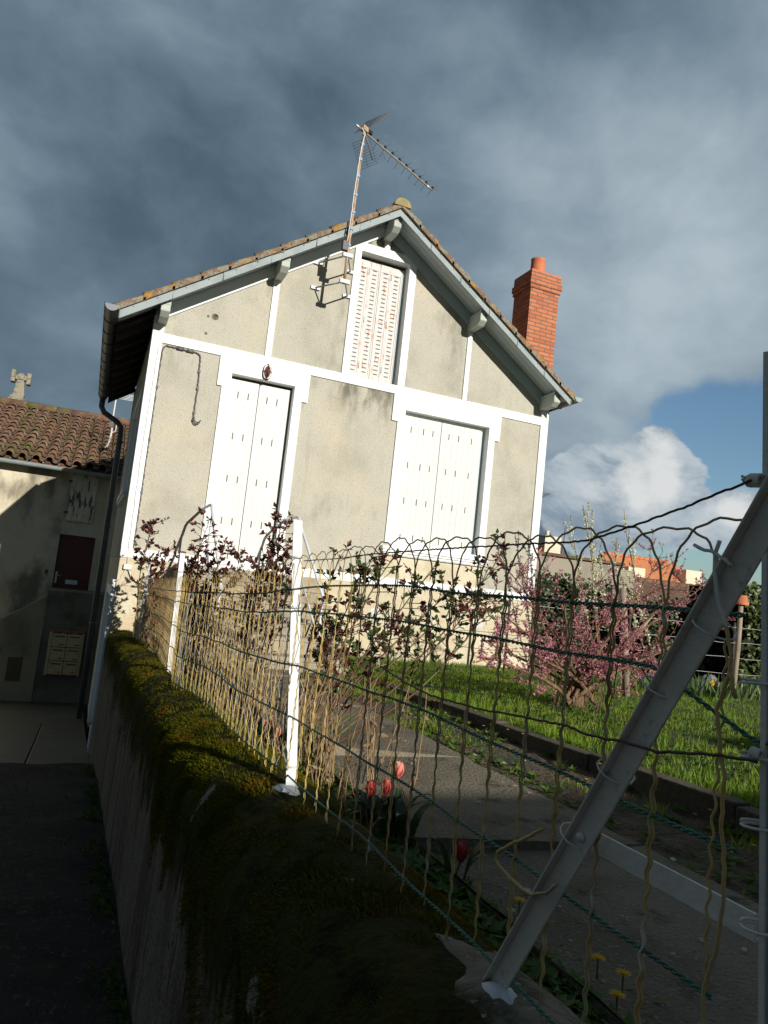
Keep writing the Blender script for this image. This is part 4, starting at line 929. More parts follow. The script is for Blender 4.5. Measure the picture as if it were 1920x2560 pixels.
nroof = rl.build('roof', M['old_tile'], nb)
mb = MB(); n = 8; gx0, gx1 = -7, 3.6; vs = []
for x in (gx0, gx1):
    for rr in (.075, .068):
        for i in range(n+1): a = math.pi+math.pi*i/n; vs.append((x, 16.16+rr*math.cos(a), 1.80+rr*math.sin(a)+(.0 if x < 0 else -.05)))
w = n+1; mb.add(vs, [(i, i+1, 2*w+i+1, 2*w+i) for i in range(n)]+[(w+i+1, w+i, 3*w+i, 3*w+i+1) for i in range(n)], 0, True)
for k in range(16): xx = -3.2+k*.30; mb.box(xx-.01, xx+.01, 16.08, 16.3, 1.80, 1.815)
mb.build('gutter', M['zinc'], nb)
# perron, flank wall, mail boxes
pe = MB(); pe.box(-.60, .9, 15.2, NY-.002, -3.0, -.69); tag(pe.build('concrete_landing', M['perron'], bevel=.01), 'dark grey concrete landing block under the maroon door', 'landing')
fl = MB(); fl.prism([(-.602, -3.0), (-.602, -.80), (-1.2, -1.22), (-3.8, -3.0)], 15.22, 15.40); fl.prism([(-.602, -3.0), (-.602, -1.55), (-2.6, -3.0)], 15.185, 15.217)
for k in range(10): fl.box(-.62-.28*(k+1), -.62-.28*k-.001, 15.401, NY-.003, -3.0, -1.02-.195*k)
flo = tag(fl.build('stair_flank', M['stair_side']), 'sloping cream flank wall of the outside stair, left of the mailboxes', 'stair')
mb = MB(); mb.box(-1.10, -.86, 15.165, 15.184, -2.42, -1.99); 
for k in range(7): mb.box(-1.09, -.87, 15.158, 15.166, -2.40+k*.058, -2.37+k*.058)
mb.build('vent_grille', M['vent'], flo)
mbx = empty('mailbox_bank', (-.16, 15.2, -2.2), 'rust edged cream bank of six mailboxes on the grey landing block', 'mailboxes')
BX0, BX1, BZ0, BZ1 = -.455, .145, -2.25, -1.45
mb = MB(); mb.box(BX0, BX1, 14.98, 15.198, BZ0, BZ1); mb.box(BX0-.012, BX1+.012, 14.965, 15.197, BZ1, BZ1+.02); mb.build('case', M['mail_rust'], mbx, bevel=.004)
for i, (a, b, c, d) in enumerate(((BX0-.004, BX0+.045, BZ0, BZ1), (BX1-.03, BX1+.004, BZ0, BZ1))):
    mb = MB(); mb.box(a, b, 14.972, 14.9795, c, d); mb.build('frame_strip', M['mailbox'], mbx)
for r_ in range(3):
    for c_ in range(2):
        x0 = BX0+.055+c_*.262; z0 = BZ0+.022+r_*.256; mb = MB(); mb.box(x0, x0+.248, 14.967, 14.979, z0, z0+.238)
        dd = mb.build('mailbox_door', M['mailbox'], mbx, bevel=.003)
        mb = MB(); mb.box(x0+.035, x0+.215, 14.962, 14.9665, z0+.178, z0+.203); mb.build('letter_slot', M['slit'], dd)
        mb = MB(); mb.box(x0+.13, x0+.215, 14.963, 14.9666, z0+.03, z0+.05); mb.build('name_plate', M['mail_rust'], dd)
        mb = MB(); mb.lathe([(0, .005), (.009, .004), (.009, 0)], (x0+.035, 14.967, z0+.12), 8, 0, (0, -1, 0)); mb.build('lock', M['slit'], dd)
# stone cross on the ridge
q = atY(45, 1010, RY+.3)
cr = empty('stone_cross', (q.x, RY+.3, 3.5), 'old weathered stone cross standing behind the clay roof ridge', 'cross')
def sx(px, py): return atY(px, py, RY+.3)
mb = MB(); c = sx(36, 1032); mb.box(c.x-.24, c.x+.24, RY+.1, RY+.5, 3.4, 3.75); mb.box(c.x-.20, c.x+.20, RY+.13, RY+.47, 3.75, 3.84); mb.box(c.x-.16, c.x+.16, RY+.16, RY+.44, 3.84, 3.92); mb.build('base', M['stone'], cr, bevel=.02)
mb = MB(); cx = c.x+.03; mb.prism([(cx-.14, 3.92), (cx+.14, 3.92), (cx+.085, 4.34), (cx-.085, 4.34)], RY+.2, RY+.4); mb.build('shaft', M['stone'], cr, bevel=.02)
mb = MB(); mb.box(cx-.13, cx+.13, RY+.2, RY+.4, 4.342, 4.47); mb.prism([(cx+.085*math.cos(a), 4.43+.085*math.sin(a)) for a in [2*math.pi*i/12 for i in range(12)]], RY+.17, RY+.43); mb.box(cx-.235, cx-.132, RY+.18, RY+.42, 4.27, 4.58); mb.box(cx+.132, cx+.235, RY+.18, RY+.42, 4.25, 4.55); mb.build('arms', M['stone'], cr, bevel=.02)
# small aerial between the houses
q = lambda px, py: atY(px, py, 17.0)
sa = empty('small_aerial', q(268, 1115), 'thin white aerial with a few rods, squeezed between the two houses', 'aerial')
mb = MB(); mb.tube([q(268, 1118), q(279, 1080), q(283, 1040), q(289, 1003), q(296, 980)], .018, 6); mb.build('mast', M['white_cable'], sa)
mb = MB()
for k in range(5): a = q(282+k*2, 990-k*3+4); mb.tube([a, a+Vector((.45, -.05, -.0))], .008, 5)
mb.build('rods', M['white_metal'], sa)
mb = MB(); a = q(278, 1062); mb.obox(a, (.05, 0, 0), (0, .04, 0), (0, 0, .055)); mb.build('amplifier_box', M['black'], sa)
mb = MB(); mb.tube([q(281, 1040), q(292, 1055), q(289, 1078), q(279, 1082), q(277, 1100), q(262, 1120)], .012, 5); mb.build('feed_cable', M['white_cable'], sa)

KS = 1.0
# ------------------------------------------------------------------ plants
def cane(mb, p, tip, r, bend=.15, n=8):
    p, tip = Vector(p), Vector(tip); side = Vector((R(-1, 1), R(-1, 1), 0))*bend*(tip-p).length; pts = []
    for i in range(n+1):
        t = i/n; pts.append(p.lerp(tip, t)+side*math.sin(math.pi*t)*.5+Vector((R(-1, 1), R(-1, 1), R(-1, 1)))*.006)
    mb.tube(pts, [r*(1-.65*i/n) for i in range(n+1)], 5); return pts
def rose(base, tips, label, red, dens, llen=.05, start=.45, red_name=True):
    o = empty('rose_bush', base, label, 'rose bush', 'rose bushes behind the wire fence'); st_, g, rd = MB(), MB(), MB()
    b = Vector(base)
    for tip in tips:
        pts = cane(st_, b+Vector((R(-.05, .05), R(-.05, .05), 0)), tip, .008, .18, 10)
        ln = (Vector(tip)-b).length
        nsh = int(dens*ln*24)
        for k in range(nsh):
            t = start+(1.0-start)*random.random()**.8; i = min(9, int(t*10)); p = pts[i].lerp(pts[i+1], t*10-i)
            d = (rdir(-.2)+Vector((0, 0, .25))).normalized(); sl_ = R(.03, .16)
            q = p+d*sl_; st_.tube([p, p+d*sl_*.5, q], .0022, 4, caps=False)
            red_ = random.random() < red*(.5+.8*t)
            for s_ in range(random.choice((4, 5, 6, 8))):
                dd = (d*.8+rdir(-.6)*.9).normalized(); l_ = llen*R(.5, 1.15)
                (rd if red_ else g).leaf(q-d*sl_*.35*random.random(), dd, rdir(-.2), l_, l_*.55)
    st_.build('stem', M['cane'], o); g.build('foliage', M['leaf_green'], o)
    if rd.v: tag(rd.build('young_foliage', M['leaf_red'], o), 'dark red young leaves')
    return o
def V3(px, py, Y): return atY(px, py, Y)
rose((.70, 8.35, -.92), [V3(389, 1300, 8.3), V3(430, 1365, 8.2), V3(375, 1385, 8.4), V3(418, 1420, 8.3), V3(398, 1560, 8.2), V3(385, 1440, 8.3)], 'tall dark red rose shoot in front of the house corner, leftmost of the roses', .8, 1.5, .060, .35)
rose((.90, 6.2, -.9), [V3(523, 1305, 6.2), V3(500, 1360, 6.1), V3(560, 1370, 6.1), V3(600, 1385, 6.2), V3(470, 1400, 6.3), V3(540, 1420, 6.0), V3(590, 1430, 6.1), V3(480, 1450, 6.2), V3(510, 1500, 6.2), V3(560, 1520, 6.1), V3(530, 1580, 6.1)], 'broad wine red rose bush in front of the white front door', .88, 1.55, .050, .30)
rose((1.08, 5.0, -.9), [V3(703, 1295, 5.0), V3(690, 1360, 5.0), V3(660, 1390, 5.0), V3(720, 1385, 5.0), V3(640, 1430, 5.0), V3(700, 1440, 5.0), V3(650, 1480, 5), V3(620, 1540, 5)], 'rose bush with one tall shoot beside the white fence post and right handrail', .75, 1.6, .045, .35)
rose((1.13, 3.55, -.88), [V3(980, 1395, 3.5), V3(945, 1420, 3.5), V3(900, 1430, 3.5), V3(1080, 1430, 3.5), V3(1125, 1480, 3.5), V3(1190, 1500, 3.5), V3(1265, 1365, 3.4), V3(1240, 1470, 3.4), V3(845, 1400, 3.6), V3(870, 1520, 3.5), V3(1000, 1540, 3.5), V3(830, 1560, 3.6), V3(1090, 1560, 3.5), V3(960, 1600, 3.6), V3(850, 1640, 3.6), V3(810, 1600, 3.6)], 'sprawling rose bush with bronze green leaves below the big shuttered window', .35, 1.0, .042, .45)
# clumps of dried stalks
dk = None
for ci, (x, y, lab) in enumerate(((.92, 3.05, 'dry brown stalk clump at the foot of the tall fence post'), (1.00, 2.55, 'dry brown stalk clump beside the red tulips'), (.90, 4.0, 'dry brown stalk clump behind the fence, left of the tall post'), (.95, 5.4, 'large tangle of dry grey brown stems under the wine red roses'))):
    o = empty('dried_plant', (x, y, -.9), lab, 'dried plant', 'clumps of dried stalks along the wall'); mb = MB(); lf = MB()
    for k in range(46 if ci < 3 else 130):
        p = Vector((x+R(-.16, .16), y+R(-.35, .35)*(1 if ci < 3 else 1.8), -.9)); h = R(.22, .62) if ci < 3 else R(.3, .72)
        pts = cane(mb, p, p+Vector((R(-.12, .16), R(-.16, .16), h)), R(.002, .0042), .2, 6)
        for s_ in range(3): lf.leaf(random.choice(pts), rdir(-.8), rdir(), R(.02, .06), R(.008, .018))
    mb.build('stalk', M['dry'], o); lf.build('withered_leaves', M['dry'], o)
# tulips
def tulip(px, py, dist, s, lean, open_, label, pink, bud=False):
    r = ray(px, py); top = r*dist; gz_ = -.88; base = Vector((top.x-.02+lean, top.y+R(-.02, .02), gz_))
    o = empty('tulip', base, label, 'tulip', 'red tulips behind the mossy wall')
    mb = MB(); mid = base.lerp(top, .5)+Vector((R(-.01, .01), 0, 0)); c0 = top-Vector((0, 0, .03*s)); mb.tube([base, mid, c0], .0038, 6); mb.build('stem', M['tulip_leaf'], o)
    mb = MB(); rad = (.010 if bud else .019)*s; hh = (.045 if bud else .062)*s
    for k in range(6):
        a = k*math.pi/3+R(-.1, .1); u = Vector((math.cos(a), math.sin(a), 0)); w = Vector((-math.sin(a), math.cos(a), 0)); vs = []; rr = rad*(1 if k % 2 else .9)
        for i in range(7):
            t = i/6; bulge = math.sin(math.pi*min(1, t*.62+.10))*(1-.35*t*(1-open_)); wd = rr*1.15*math.sin(math.pi*min(.97, t*.86+.10))
            c = c0+Vector((0, 0, hh*t))+u*rr*bulge
            vs += [c-w*wd-u*wd*.35, c, c+w*wd-u*wd*.35]
        mb.add(vs, [(i*3+j, i*3+j+1, i*3+j+4, i*3+j+3) for i in range(6) for j in range(2)], 0, True)
    mb.build('flower', M['tulip_pink'] if pink else M['tulip_red'], o)
    mb = MB()
    for k in range(4):
        a = R(0, 6.28); d = Vector((math.cos(a), math.sin(a), 0)); w = Vector((-d.y, d.x, 0)); L_ = R(.14, .22); vs = []
        for i in range(7):
            t = i/6; c = base+d*(.02+.10*t*t*L_/.18)+Vector((0, 0, L_*math.sin(t*1.7)*.9)); wd = .022*math.sin(math.pi*min(.98, t*.8+.18)); vs += [c-w*wd+Vector((0, 0, wd*.4)), c, c+w*wd+Vector((0, 0, wd*.4))]
        mb.add(vs, [(i*3+j, i*3+j+1, i*3+j+4, i*3+j+3) for i in range(6) for j in range(2)], 0, True)
    mb.build('leaves', M['tulip_leaf'], o)
tulip(997, 1925, 2.55, .88, .03, .9, 'sunlit pink red tulip, highest of the near tulips', True)
tulip(927, 1972, 2.5, .86, .0, .3, 'closed red tulip left of the other near tulips, in shade', False)
tulip(966, 1968, 2.5, .86, .0, .3, 'closed red tulip in shade just under the sunlit one', False)
tulip(950, 2040, 2.5, .8, .01, 0, 'slim green red tulip bud below the two shaded tulips', False, True)
tulip(1022, 2045, 2.4, .8, .01, 0, 'slim pinkish tulip bud, rightmost of the buds', False, True)
tulip(984, 2085, 2.42, .8, .0, 0, 'lowest tulip bud, low among the broad leaves', False, True)
tulip(1153, 2130, 2.15, .95, .0, .25, 'dark red tulip standing alone on a long stem beside the path', False)
tulip(662, 1814, 3.6, .95, .0, .5, 'pale pink striped tulip left of the tall fence post', True)
tulip(692, 1829, 3.5, .95, .0, .5, 'pink red tulip just left of the tall fence post foot', True)
# grass
gr = MB()
for _ in range(46000):
    x = 2.87+5.6*random.random()**1.5; y = R(2.0, 9.7)
    if nz(x*1.3, y*1.3, 4)+.4*nz(x*4, y*4) < -.38+R(-.15, .15): continue
    z = garden_z(x, y); h = R(.02, .06)*(1.5 if x < 3.05 or y > 8.8 else 1)*(1+.7*nz(x*1.1, y*1.1, 21)); a = R(0, 6.28); l = R(.1, .6)*h
    gr.blade((x, y, z), (x+l*math.cos(a), y+l*math.sin(a), z+h), R(.004, .009))
for _ in range(9000):
    x = R(2.05, 2.80); y = R(1.0, 9.2)
    if nz(x*2, y*1.6, 4)+.5*nz(x*6, y*6) < .10+(.12 if y < 4.5 else -.45 if y > 6 else -.1)+R(-.15, .15): continue
    z = garden_z(x, y); h = R(.02, .06); a = R(0, 6.28); l = R(.2, .9)*h
    gr.blade((x, y, z), (x+l*math.cos(a), y+l*math.sin(a), z+h), R(.004, .009))
tag(gr.build('grass', M['grass']), 'fresh green unmown grass on the lawn and along the path', 'grass', kind='stuff')
wd = MB()
for _ in range(3900):
    reg = random.random()
    if reg < .30: x, y = .80+.40*random.random(), R(.6, 8)
    elif reg < .60: x, y = .95+.30*random.random(), R(.55, 3.6)
    elif reg < .74: x, y = R(2.06, 2.78), R(.9, 8)
    else: x, y = 2.88+3.2*random.random()**1.3, R(2.2, 9)
    if reg < .74 and nz(x*3, y*2.2, 7) < (-.35 if .30 < reg < .60 else -.02): continue
    z = garden_z(x, y); n = random.randint(5, 9); l = R(.025, .06)
    for k in range(n):
        a = 6.28*k/n+R(-.3, .3); wd.leaf((x, y, z+.004), (math.cos(a), math.sin(a), R(.15, .9)), (0, 0, 1), l*R(.7, 1.2), l*.5)
for _ in range(900):   # weeds at the foot of the alley wall
    y = .9+7*random.random(); 
    if nz(y*1.7, 2) < -.05: continue
    x = .335-abs(random.gauss(0, .05)); z = alley_z(y); a = R(2.2, 4.1); l = R(.015, .05)
    for k in range(3): wd.leaf((x, y, z), (math.cos(a+R(-.6, .6)), math.sin(a), R(.3, 1.4)), (0, 0, 1), l, l*.4)
tag(wd.build('weeds', M['weed']), 'low leafy weeds beside the path, wall and kerb', 'weeds', kind='stuff')
fp = MB()
for _ in range(90):
    x, y = (R(1.18, 2.05), R(.9, 6.8)) if random.random() < .6 else (R(2.08, 2.75), R(1.2, 7)); z = garden_z(x, y)+.046; r_ = R(.004, .014); a0 = R(0, 6.28); n = 7
    fp.add([(x+r_*math.cos(a0+6.28*i/n)*R(.6, 1.2), y+r_*math.sin(a0+6.28*i/n)*R(.6, 1.2), z+R(0, .006)) for i in range(n)], [tuple(range(n))])
tag(fp.build('litter', M['litter']), 'pale chips and fallen petals scattered on the garden path', 'litter', kind='stuff')
al = MB()
for _ in range(420):
    x, y = R(-1.2, .33), R(1.2, 7.9); z = alley_z(y)+.018; r_ = R(.004, .013); a0 = R(0, 6.28); n = 6
    c = (x, y, z+.012); al.add([c]+[(x+r_*math.cos(a0+6.28*i/n)*R(.6, 1.2), y+r_*math.sin(a0+6.28*i/n)*R(.6, 1.2), z-.006) for i in range(n)], [(0, i+1, (i+1) % n+1) for i in range(n)])
tag(al.build('grit', M['grit']), 'loose grit and dead leaf scraps on the dark alley', 'grit', kind='stuff')
wf = MB()
for _ in range(130):
    x, y = (R(2.08, 2.78), R(1.5, 8)) if random.random() < .45 else (R(2.9, 6.2), R(2.6, 9)); z = garden_z(x, y)+R(.05, .09)
    for k in range(5): a = 6.28*k/5; wf.leaf((x, y, z), (math.cos(a), math.sin(a), .45), (0, 0, 1), .013, .012)
for _ in range(420):
    x, y = R(2.9, 6.5), R(2.6, 9)
    if nz(x*1.2, y*1.2, 11) < .05: continue
    z = garden_z(x, y)+R(.05, .10)
    for k in range(4): wf.leaf((x, y, z+R(-.02, .01)), rdir(-.1), (0, 0, 1), .016, .010, 1)
tag(wf.build('wildflowers', [M['yellow'], M['purple']]), 'tiny yellow and purple wild flowers scattered in the lawn', 'flowers', kind='stuff')
# dandelions
def dandelion(px, py, label, z=-.80):
    q = atZ(px, py, z); o = empty('dandelion', (q.x, q.y, -.88), label, 'dandelion', 'dandelions at the path edge')
    mb = MB()
    for r_, n in ((.021, 18), (.014, 12), (.007, 7)):
        for k in range(n): a = 6.28*k/n+R(-.1, .1); mb.leaf(q, (math.cos(a), math.sin(a), .35+(.021-r_)*50), (0, 0, 1), r_, .006)
    mb.build('flower', M['yellow'], o)
    mb = MB(); mb.tube([(q.x, q.y, -.88), q], .0025, 5); mb.build('stem', M['weed'], o)
    mb = MB()
    for k in range(9): a = 6.28*k/9+R(-.2, .2); mb.leaf((q.x, q.y, -.875), (math.cos(a), math.sin(a), R(.1, .5)), (0, 0, 1), R(.08, .13), .022)
    mb.build('leaves', M['weed'], o)
dandelion(1495, 2399, 'yellow dandelion nearer the slanting brace, flower seen from the side')
dandelion(1558, 2438, 'larger bright yellow dandelion right of the first, tilted to face up')
dandelion(1543, 2492, 'small half open dandelion, lowest of the yellow ones')
dandelion(1299, 2254, 'yellow dandelion left of the slanting brace')

def branch(mb, p, d, ln, r, depth, out, spread=.6, up=.15, n=5, wig=.12):
    pts = [Vector(p)]; d = Vector(d).normalized()
    for i in range(n):
        d = (d+Vector((R(-1, 1), R(-1, 1), R(-1, 1)))*wig+Vector((0, 0, up*.3))).normalized(); pts.append(pts[-1]+d*ln/n)
    mb.tube(pts, [max(.0015, r*(1-.55*i/n)) for i in range(n+1)], 6 if depth > 1 else 4, caps=False)
    out.append((pts, depth))
    if depth > 0:
        for k in range(random.randint(3, 4) if depth > 1 else random.randint(3, 5)):
            i = random.randint(1, n); dd = (d+rdir(-.6)*spread*1.4).normalized()
            branch(mb, pts[i], dd, ln*R(.5, .75), r*.5, depth-1, out, spread, up, n, wig)
def flower_cluster(mb, p, s):
    for k in range(4): mb.leaf(p, rdir(), rdir(), s*R(.7, 1.2), s*.8, 0, .3)
# pink blossoming shrub
sb = Vector((4.35, 5.6, -.88)); sh = empty('blossom_shrub', sb, 'multi stemmed shrub covered in pink spring blossom on the lawn', 'shrub')
tr, bl, out = MB(), MB(), []
tr.tube([sb+Vector((.02, .05, -.05)), sb+Vector((.03, .05, .12)), sb+Vector((.0, .06, .27))], [.11, .085, .07], 9)
heads = [V3(1205, 1600, 5.2), V3(1250, 1530, 5.5), V3(1330, 1490, 5.8), V3(1410, 1510, 5.3), V3(1480, 1570, 5.4), V3(1560, 1550, 5.6), V3(1640, 1530, 5.6), V3(1690, 1470, 5.8), V3(1630, 1430, 5.9), V3(1700, 1610, 5.4), V3(1300, 1620, 5.1), V3(1390, 1600, 5.8), V3(1740, 1480, 6.0), V3(1520, 1520, 6.1), V3(1290, 1450, 6.0), V3(1790, 1570, 5.7), V3(1240, 1650, 5.0), V3(1620, 1640, 5.0)]
for h_ in heads:
    st0 = sb+Vector((R(-.16, .2), R(-.1, .15), R(.0, .1))); d = h_-st0
    mid = st0.lerp(h_, .45)+Vector((0, 0, .06)); pts = [st0, st0.lerp(mid, .5)+Vector((R(-.03, .03), 0, .02)), mid, mid.lerp(h_, .5), h_]
    tr.tube(pts, [.022, .018, .013, .010, .006], 6, caps=False); out.append((pts, 2))
    for k in range(8):
        i = random.randint(1, 4); branch(tr, pts[i], (d.normalized()*.7+rdir(-.5)), R(.18, .40), .006, 1, out, .7, .12, 4, .15)
for pts, dep in out:
    for a, b in zip(pts, pts[1:]):
        if (a-sb).length < .38: continue
        n = int((b-a).length/(.0115 if dep < 2 else .022))
        for k in range(n):
            if random.random() < (.38 if a.z < .12 else .30): flower_cluster(bl, a.lerp(b, random.random())+rdir()*.016, R(.013, .025))
for k in range(26):   # dry grass skirt round the trunk
    a = R(0, 6.28); p = sb+Vector((.22*math.cos(a), .2*math.sin(a), -.02)); tr.tube([p, p+Vector((R(-.05, .05), R(-.05, .05), R(.12, .3)))], .004, 4, caps=False)
tr.build('branches', M['bark'], sh); bl.build('blossom', M['blossom'], sh)
# white blossoming young trees behind
def white_tree(base, tips, label):
    o = empty('white_blossom_tree', base, label, 'tree', 'slim white blossoming trees'); t_, b_ = MB(), MB(); bs = Vector(base)
    for tip in tips:
        pts = cane(t_, bs, tip, .014, .08, 8)
        for i in range(3, 8):
            for s_ in range(2):
                p = pts[i].lerp(pts[i+1], random.random()); q = p+(Vector(tip)-bs).normalized()*R(.1, .3)+rdir()*R(.05, .14); t_.tube([p, q], .004, 4, caps=False)
                for k in range(int((q-p).length/.022)):
                    flower_cluster(b_, p.lerp(q, random.random())+rdir()*.015, R(.022, .036))
            for k in range(9):
                if random.random() < .6: flower_cluster(b_, pts[i].lerp(pts[i+1], random.random())+rdir()*.015, R(.02, .03))
    t_.build('branches', M['twig'], o); b_.build('blossom', M['white_blossom'], o)
white_tree((7.1, 8.6, -1.0), [V3(1458, 1262, 8.5), V3(1432, 1330, 8.5), V3(1478, 1310, 8.6)], 'slim white blossoming tree just right of the house corner')
white_tree((7.6, 8.8, -1.0), [V3(1542, 1345, 8.8), V3(1500, 1375, 8.7), V3(1505, 1450, 8.6)], 'white blossoming tree with sparse upright twigs, middle of the three')
white_tree((7.9, 8.3, -1.0), [V3(1562, 1318, 8.3), V3(1550, 1440, 8.2), V3(1580, 1450, 8.2)], 'white blossoming tree behind the arched wires, rightmost of the three')
# iris clumps
def iris(x, y, n, h, label):
    o = empty('iris_clump', (x, y, -.98), label, 'iris clump', 'iris clumps at the back of the lawn'); mb = MB()
    for k in range(n):
        p = Vector((x+random.gauss(0, .22), y+random.gauss(0, .18), -1.0)); a = R(0, 6.28); l = R(.6, 1)*h; d = Vector((R(-.35, .35), R(-.35, .35), 1)); w = Vector((math.cos(a), math.sin(a), 0))*.016
        vs = []
        for t in (0, .4, .75, 1): c = p+d*l*t+Vector((d.x, d.y, -.3))*l*t*t*.25; ww = w*(1-t**3); vs += [c-ww, c+ww]
        mb.add(vs, [(0, 1, 3, 2), (2, 3, 5, 4), (4, 5, 7, 6)])
    mb.build('leaves', M['iris'], o); return o
iris(6.9, 7.6, 60, .40, 'pale green iris clump directly right of the blossom shrub trunk')
iris(7.9, 7.2, 80, .42, 'broad sword leaved iris clump beside the slanting brace')
iris(8.9, 7.3, 80, .42, 'rightmost iris clump, near the pot topped pole')
iris(5.9, 7.2, 60, .38, 'iris clump behind the blossom shrub trunk')
iris(9.3, 6.4, 70, .30, 'low iris clump in front, by the end post')
q = V3(1779, 1707, 7.0)
o = empty('daffodil', (q.x, q.y, -.95), 'single yellow daffodil among the iris leaves', 'daffodil'); mb = MB()
for k in range(6): a = 6.28*k/6; mb.leaf(q, (math.cos(a), -.5, math.sin(a)), (0, -1, 0), .045, .03)
mb.lathe([(.010, 0), (.016, .03), (.02, .035)], q, 10, 0, (0, -1, 0)); mb.build('flower', M['yellow'], o)
mb = MB(); mb.tube([(q.x, q.y+.01, -.95), q+Vector((0, .01, 0))], .005, 5); mb.build('stem', M['iris'], o)
# ivy hedges and trees behind the garden
def hedge(name, x0, x1, y0, y1, z0, z1, label, cat, mleaf, n, ls, lump=.25):
    o = empty(name, ((x0+x1)/2, (y0+y1)/2, z0), label, cat); c = MB(); lf = MB()
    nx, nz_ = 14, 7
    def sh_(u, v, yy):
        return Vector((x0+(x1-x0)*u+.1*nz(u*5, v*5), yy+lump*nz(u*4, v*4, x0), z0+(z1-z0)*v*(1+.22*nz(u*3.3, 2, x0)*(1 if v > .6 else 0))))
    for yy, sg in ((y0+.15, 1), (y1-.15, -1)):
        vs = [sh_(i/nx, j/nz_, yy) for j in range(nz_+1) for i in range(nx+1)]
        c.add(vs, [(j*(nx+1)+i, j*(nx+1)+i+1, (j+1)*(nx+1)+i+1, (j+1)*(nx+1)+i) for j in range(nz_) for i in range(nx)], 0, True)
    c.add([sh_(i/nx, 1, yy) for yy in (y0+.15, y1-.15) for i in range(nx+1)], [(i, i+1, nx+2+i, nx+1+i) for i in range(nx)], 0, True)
    for _ in range(n):
        u, v = random.random(), random.random()**.8
        if nz(u*9, v*6, x0+3) < -.25+R(-.1, .1): continue
        p = sh_(u, v, y0+.15) if random.random() < .8 else sh_(u, .95+.08*random.random(), R(y0, y1))
        p += Vector((R(-.1, .1), R(-.25, .03), R(-.08, .12)))
        lf.leaf(p, (R(-1, 1), R(-1, .1), R(-.9, .5)), (0, -1, .4), ls*R(.6, 1.2), ls*.8)
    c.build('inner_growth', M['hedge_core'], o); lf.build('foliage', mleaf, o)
hedge('ivy_hedge', 6.9, 10.4, 11.6, 12.6, -1.1, .45, 'dark ivy mass below the grey shed wall behind the pink blossom', 'hedge', M['hedge_leaf'], 3500, .10)
hedge('ivy_hedge', 9.6, 15.5, 10.4, 11.6, -1.1, .22, 'long dark hedge at the back right of the garden behind the poles', 'hedge', M['hedge_leaf'], 6500, .10)
hedge('laurel_bush', 10.6, 13.5, 9.2, 10.6, -1.1, .75, 'lighter green laurel bush behind the pot topped pole', 'bush', M['laurel_leaf'], 3600, .11)
# poles
q = V3(1857, 1500, 7.0); z0 = garden_z(8, 7)
o = empty('garden_pole', V3(1836, 1705, 7.0), 'weathered pole capped with an upturned terracotta pot', 'pole'); b_ = V3(1833, 1720, 7.0)
mb = MB(); mb.tube([b_, b_.lerp(V3(1853, 1520, 7.0), .5)+Vector((.012, 0, 0)), V3(1853, 1505, 7.0)], [.034, .033, .03], 8); mb.build('shaft', M['pole'], o)
pt = empty('flower_pot', V3(1854, 1512, 7.0), 'small terracotta pot turned upside down on the weathered pole', 'flower pot')
mb = MB(); mb.lathe([(.085, 0), (.088, .035), (.080, .037), (.060, .125), (0, .127)], V3(1854, 1512, 7.0), 16); mb.build('pot_body', M['terracotta'], pt)
o = empty('garden_pole', V3(1565, 1730, 6.6), 'plain grey wooden pole standing in the pink blossom shrub', 'pole')
mb = MB(); mb.tube([V3(1565, 1740, 6.6), V3(1562, 1600, 6.6), V3(1557, 1470, 6.6)], [.042, .040, .036], 8); mb.build('shaft', M['pole'], o)
o = empty('leaning_stake', V3(1545, 1640, 7.2), 'thin bare stake leaning to the right behind the blossom', 'stake')
mb = MB(); mb.tube([V3(1540, 1660, 7.2), V3(1590, 1590, 7.2), V3(1640, 1525, 7.2)], [.022, .02, .017], 7); mb.build('shaft', M['pole'], o)
# wires of the rear garden fence
rf = empty('rear_fence', (9.5, 9.0, -1.0), 'thin sagging wires and slim posts along the back of the garden', 'fence')
for z in (-.75, -.5, -.25, 0):
    mb = MB(); mb.tube([(5.5+k*.6, 9.0-.02*k, z+.03*nz(k, z*5)) for k in range(13)], .004, 4); mb.build('line_wire', M['net'], rf)
for k in range(4):
    mb = MB(); x = 5.7+k*2.2; mb.tube([(x, 9.0, -1.1), (x, 9.0, .08)], .02, 6); mb.build('fence_stake', M['dark_wood'], rf)
q = V3(1775, 1690, 7.9)
o = MB(); vs = []
for j in range(6):
    for i in range(12): a = 2*math.pi*i/12; el = math.pi/2*j/5; d = 1+.25*nz(math.cos(a)*2, math.sin(a)*2, j*.6); vs.append((q.x+.26*d*math.cos(a)*math.cos(el), q.y+.2*d*math.sin(a)*math.cos(el), -1.03+.30*d*math.sin(el)))
o.add(vs, [(j*12+i, j*12+(i+1) % 12, (j+1)*12+(i+1) % 12, (j+1)*12+i) for j in range(5) for i in range(12)], 0, True)
tag(o.build('boulder', M['boulder']), 'pale grey boulder lying behind the iris clumps', 'boulder')

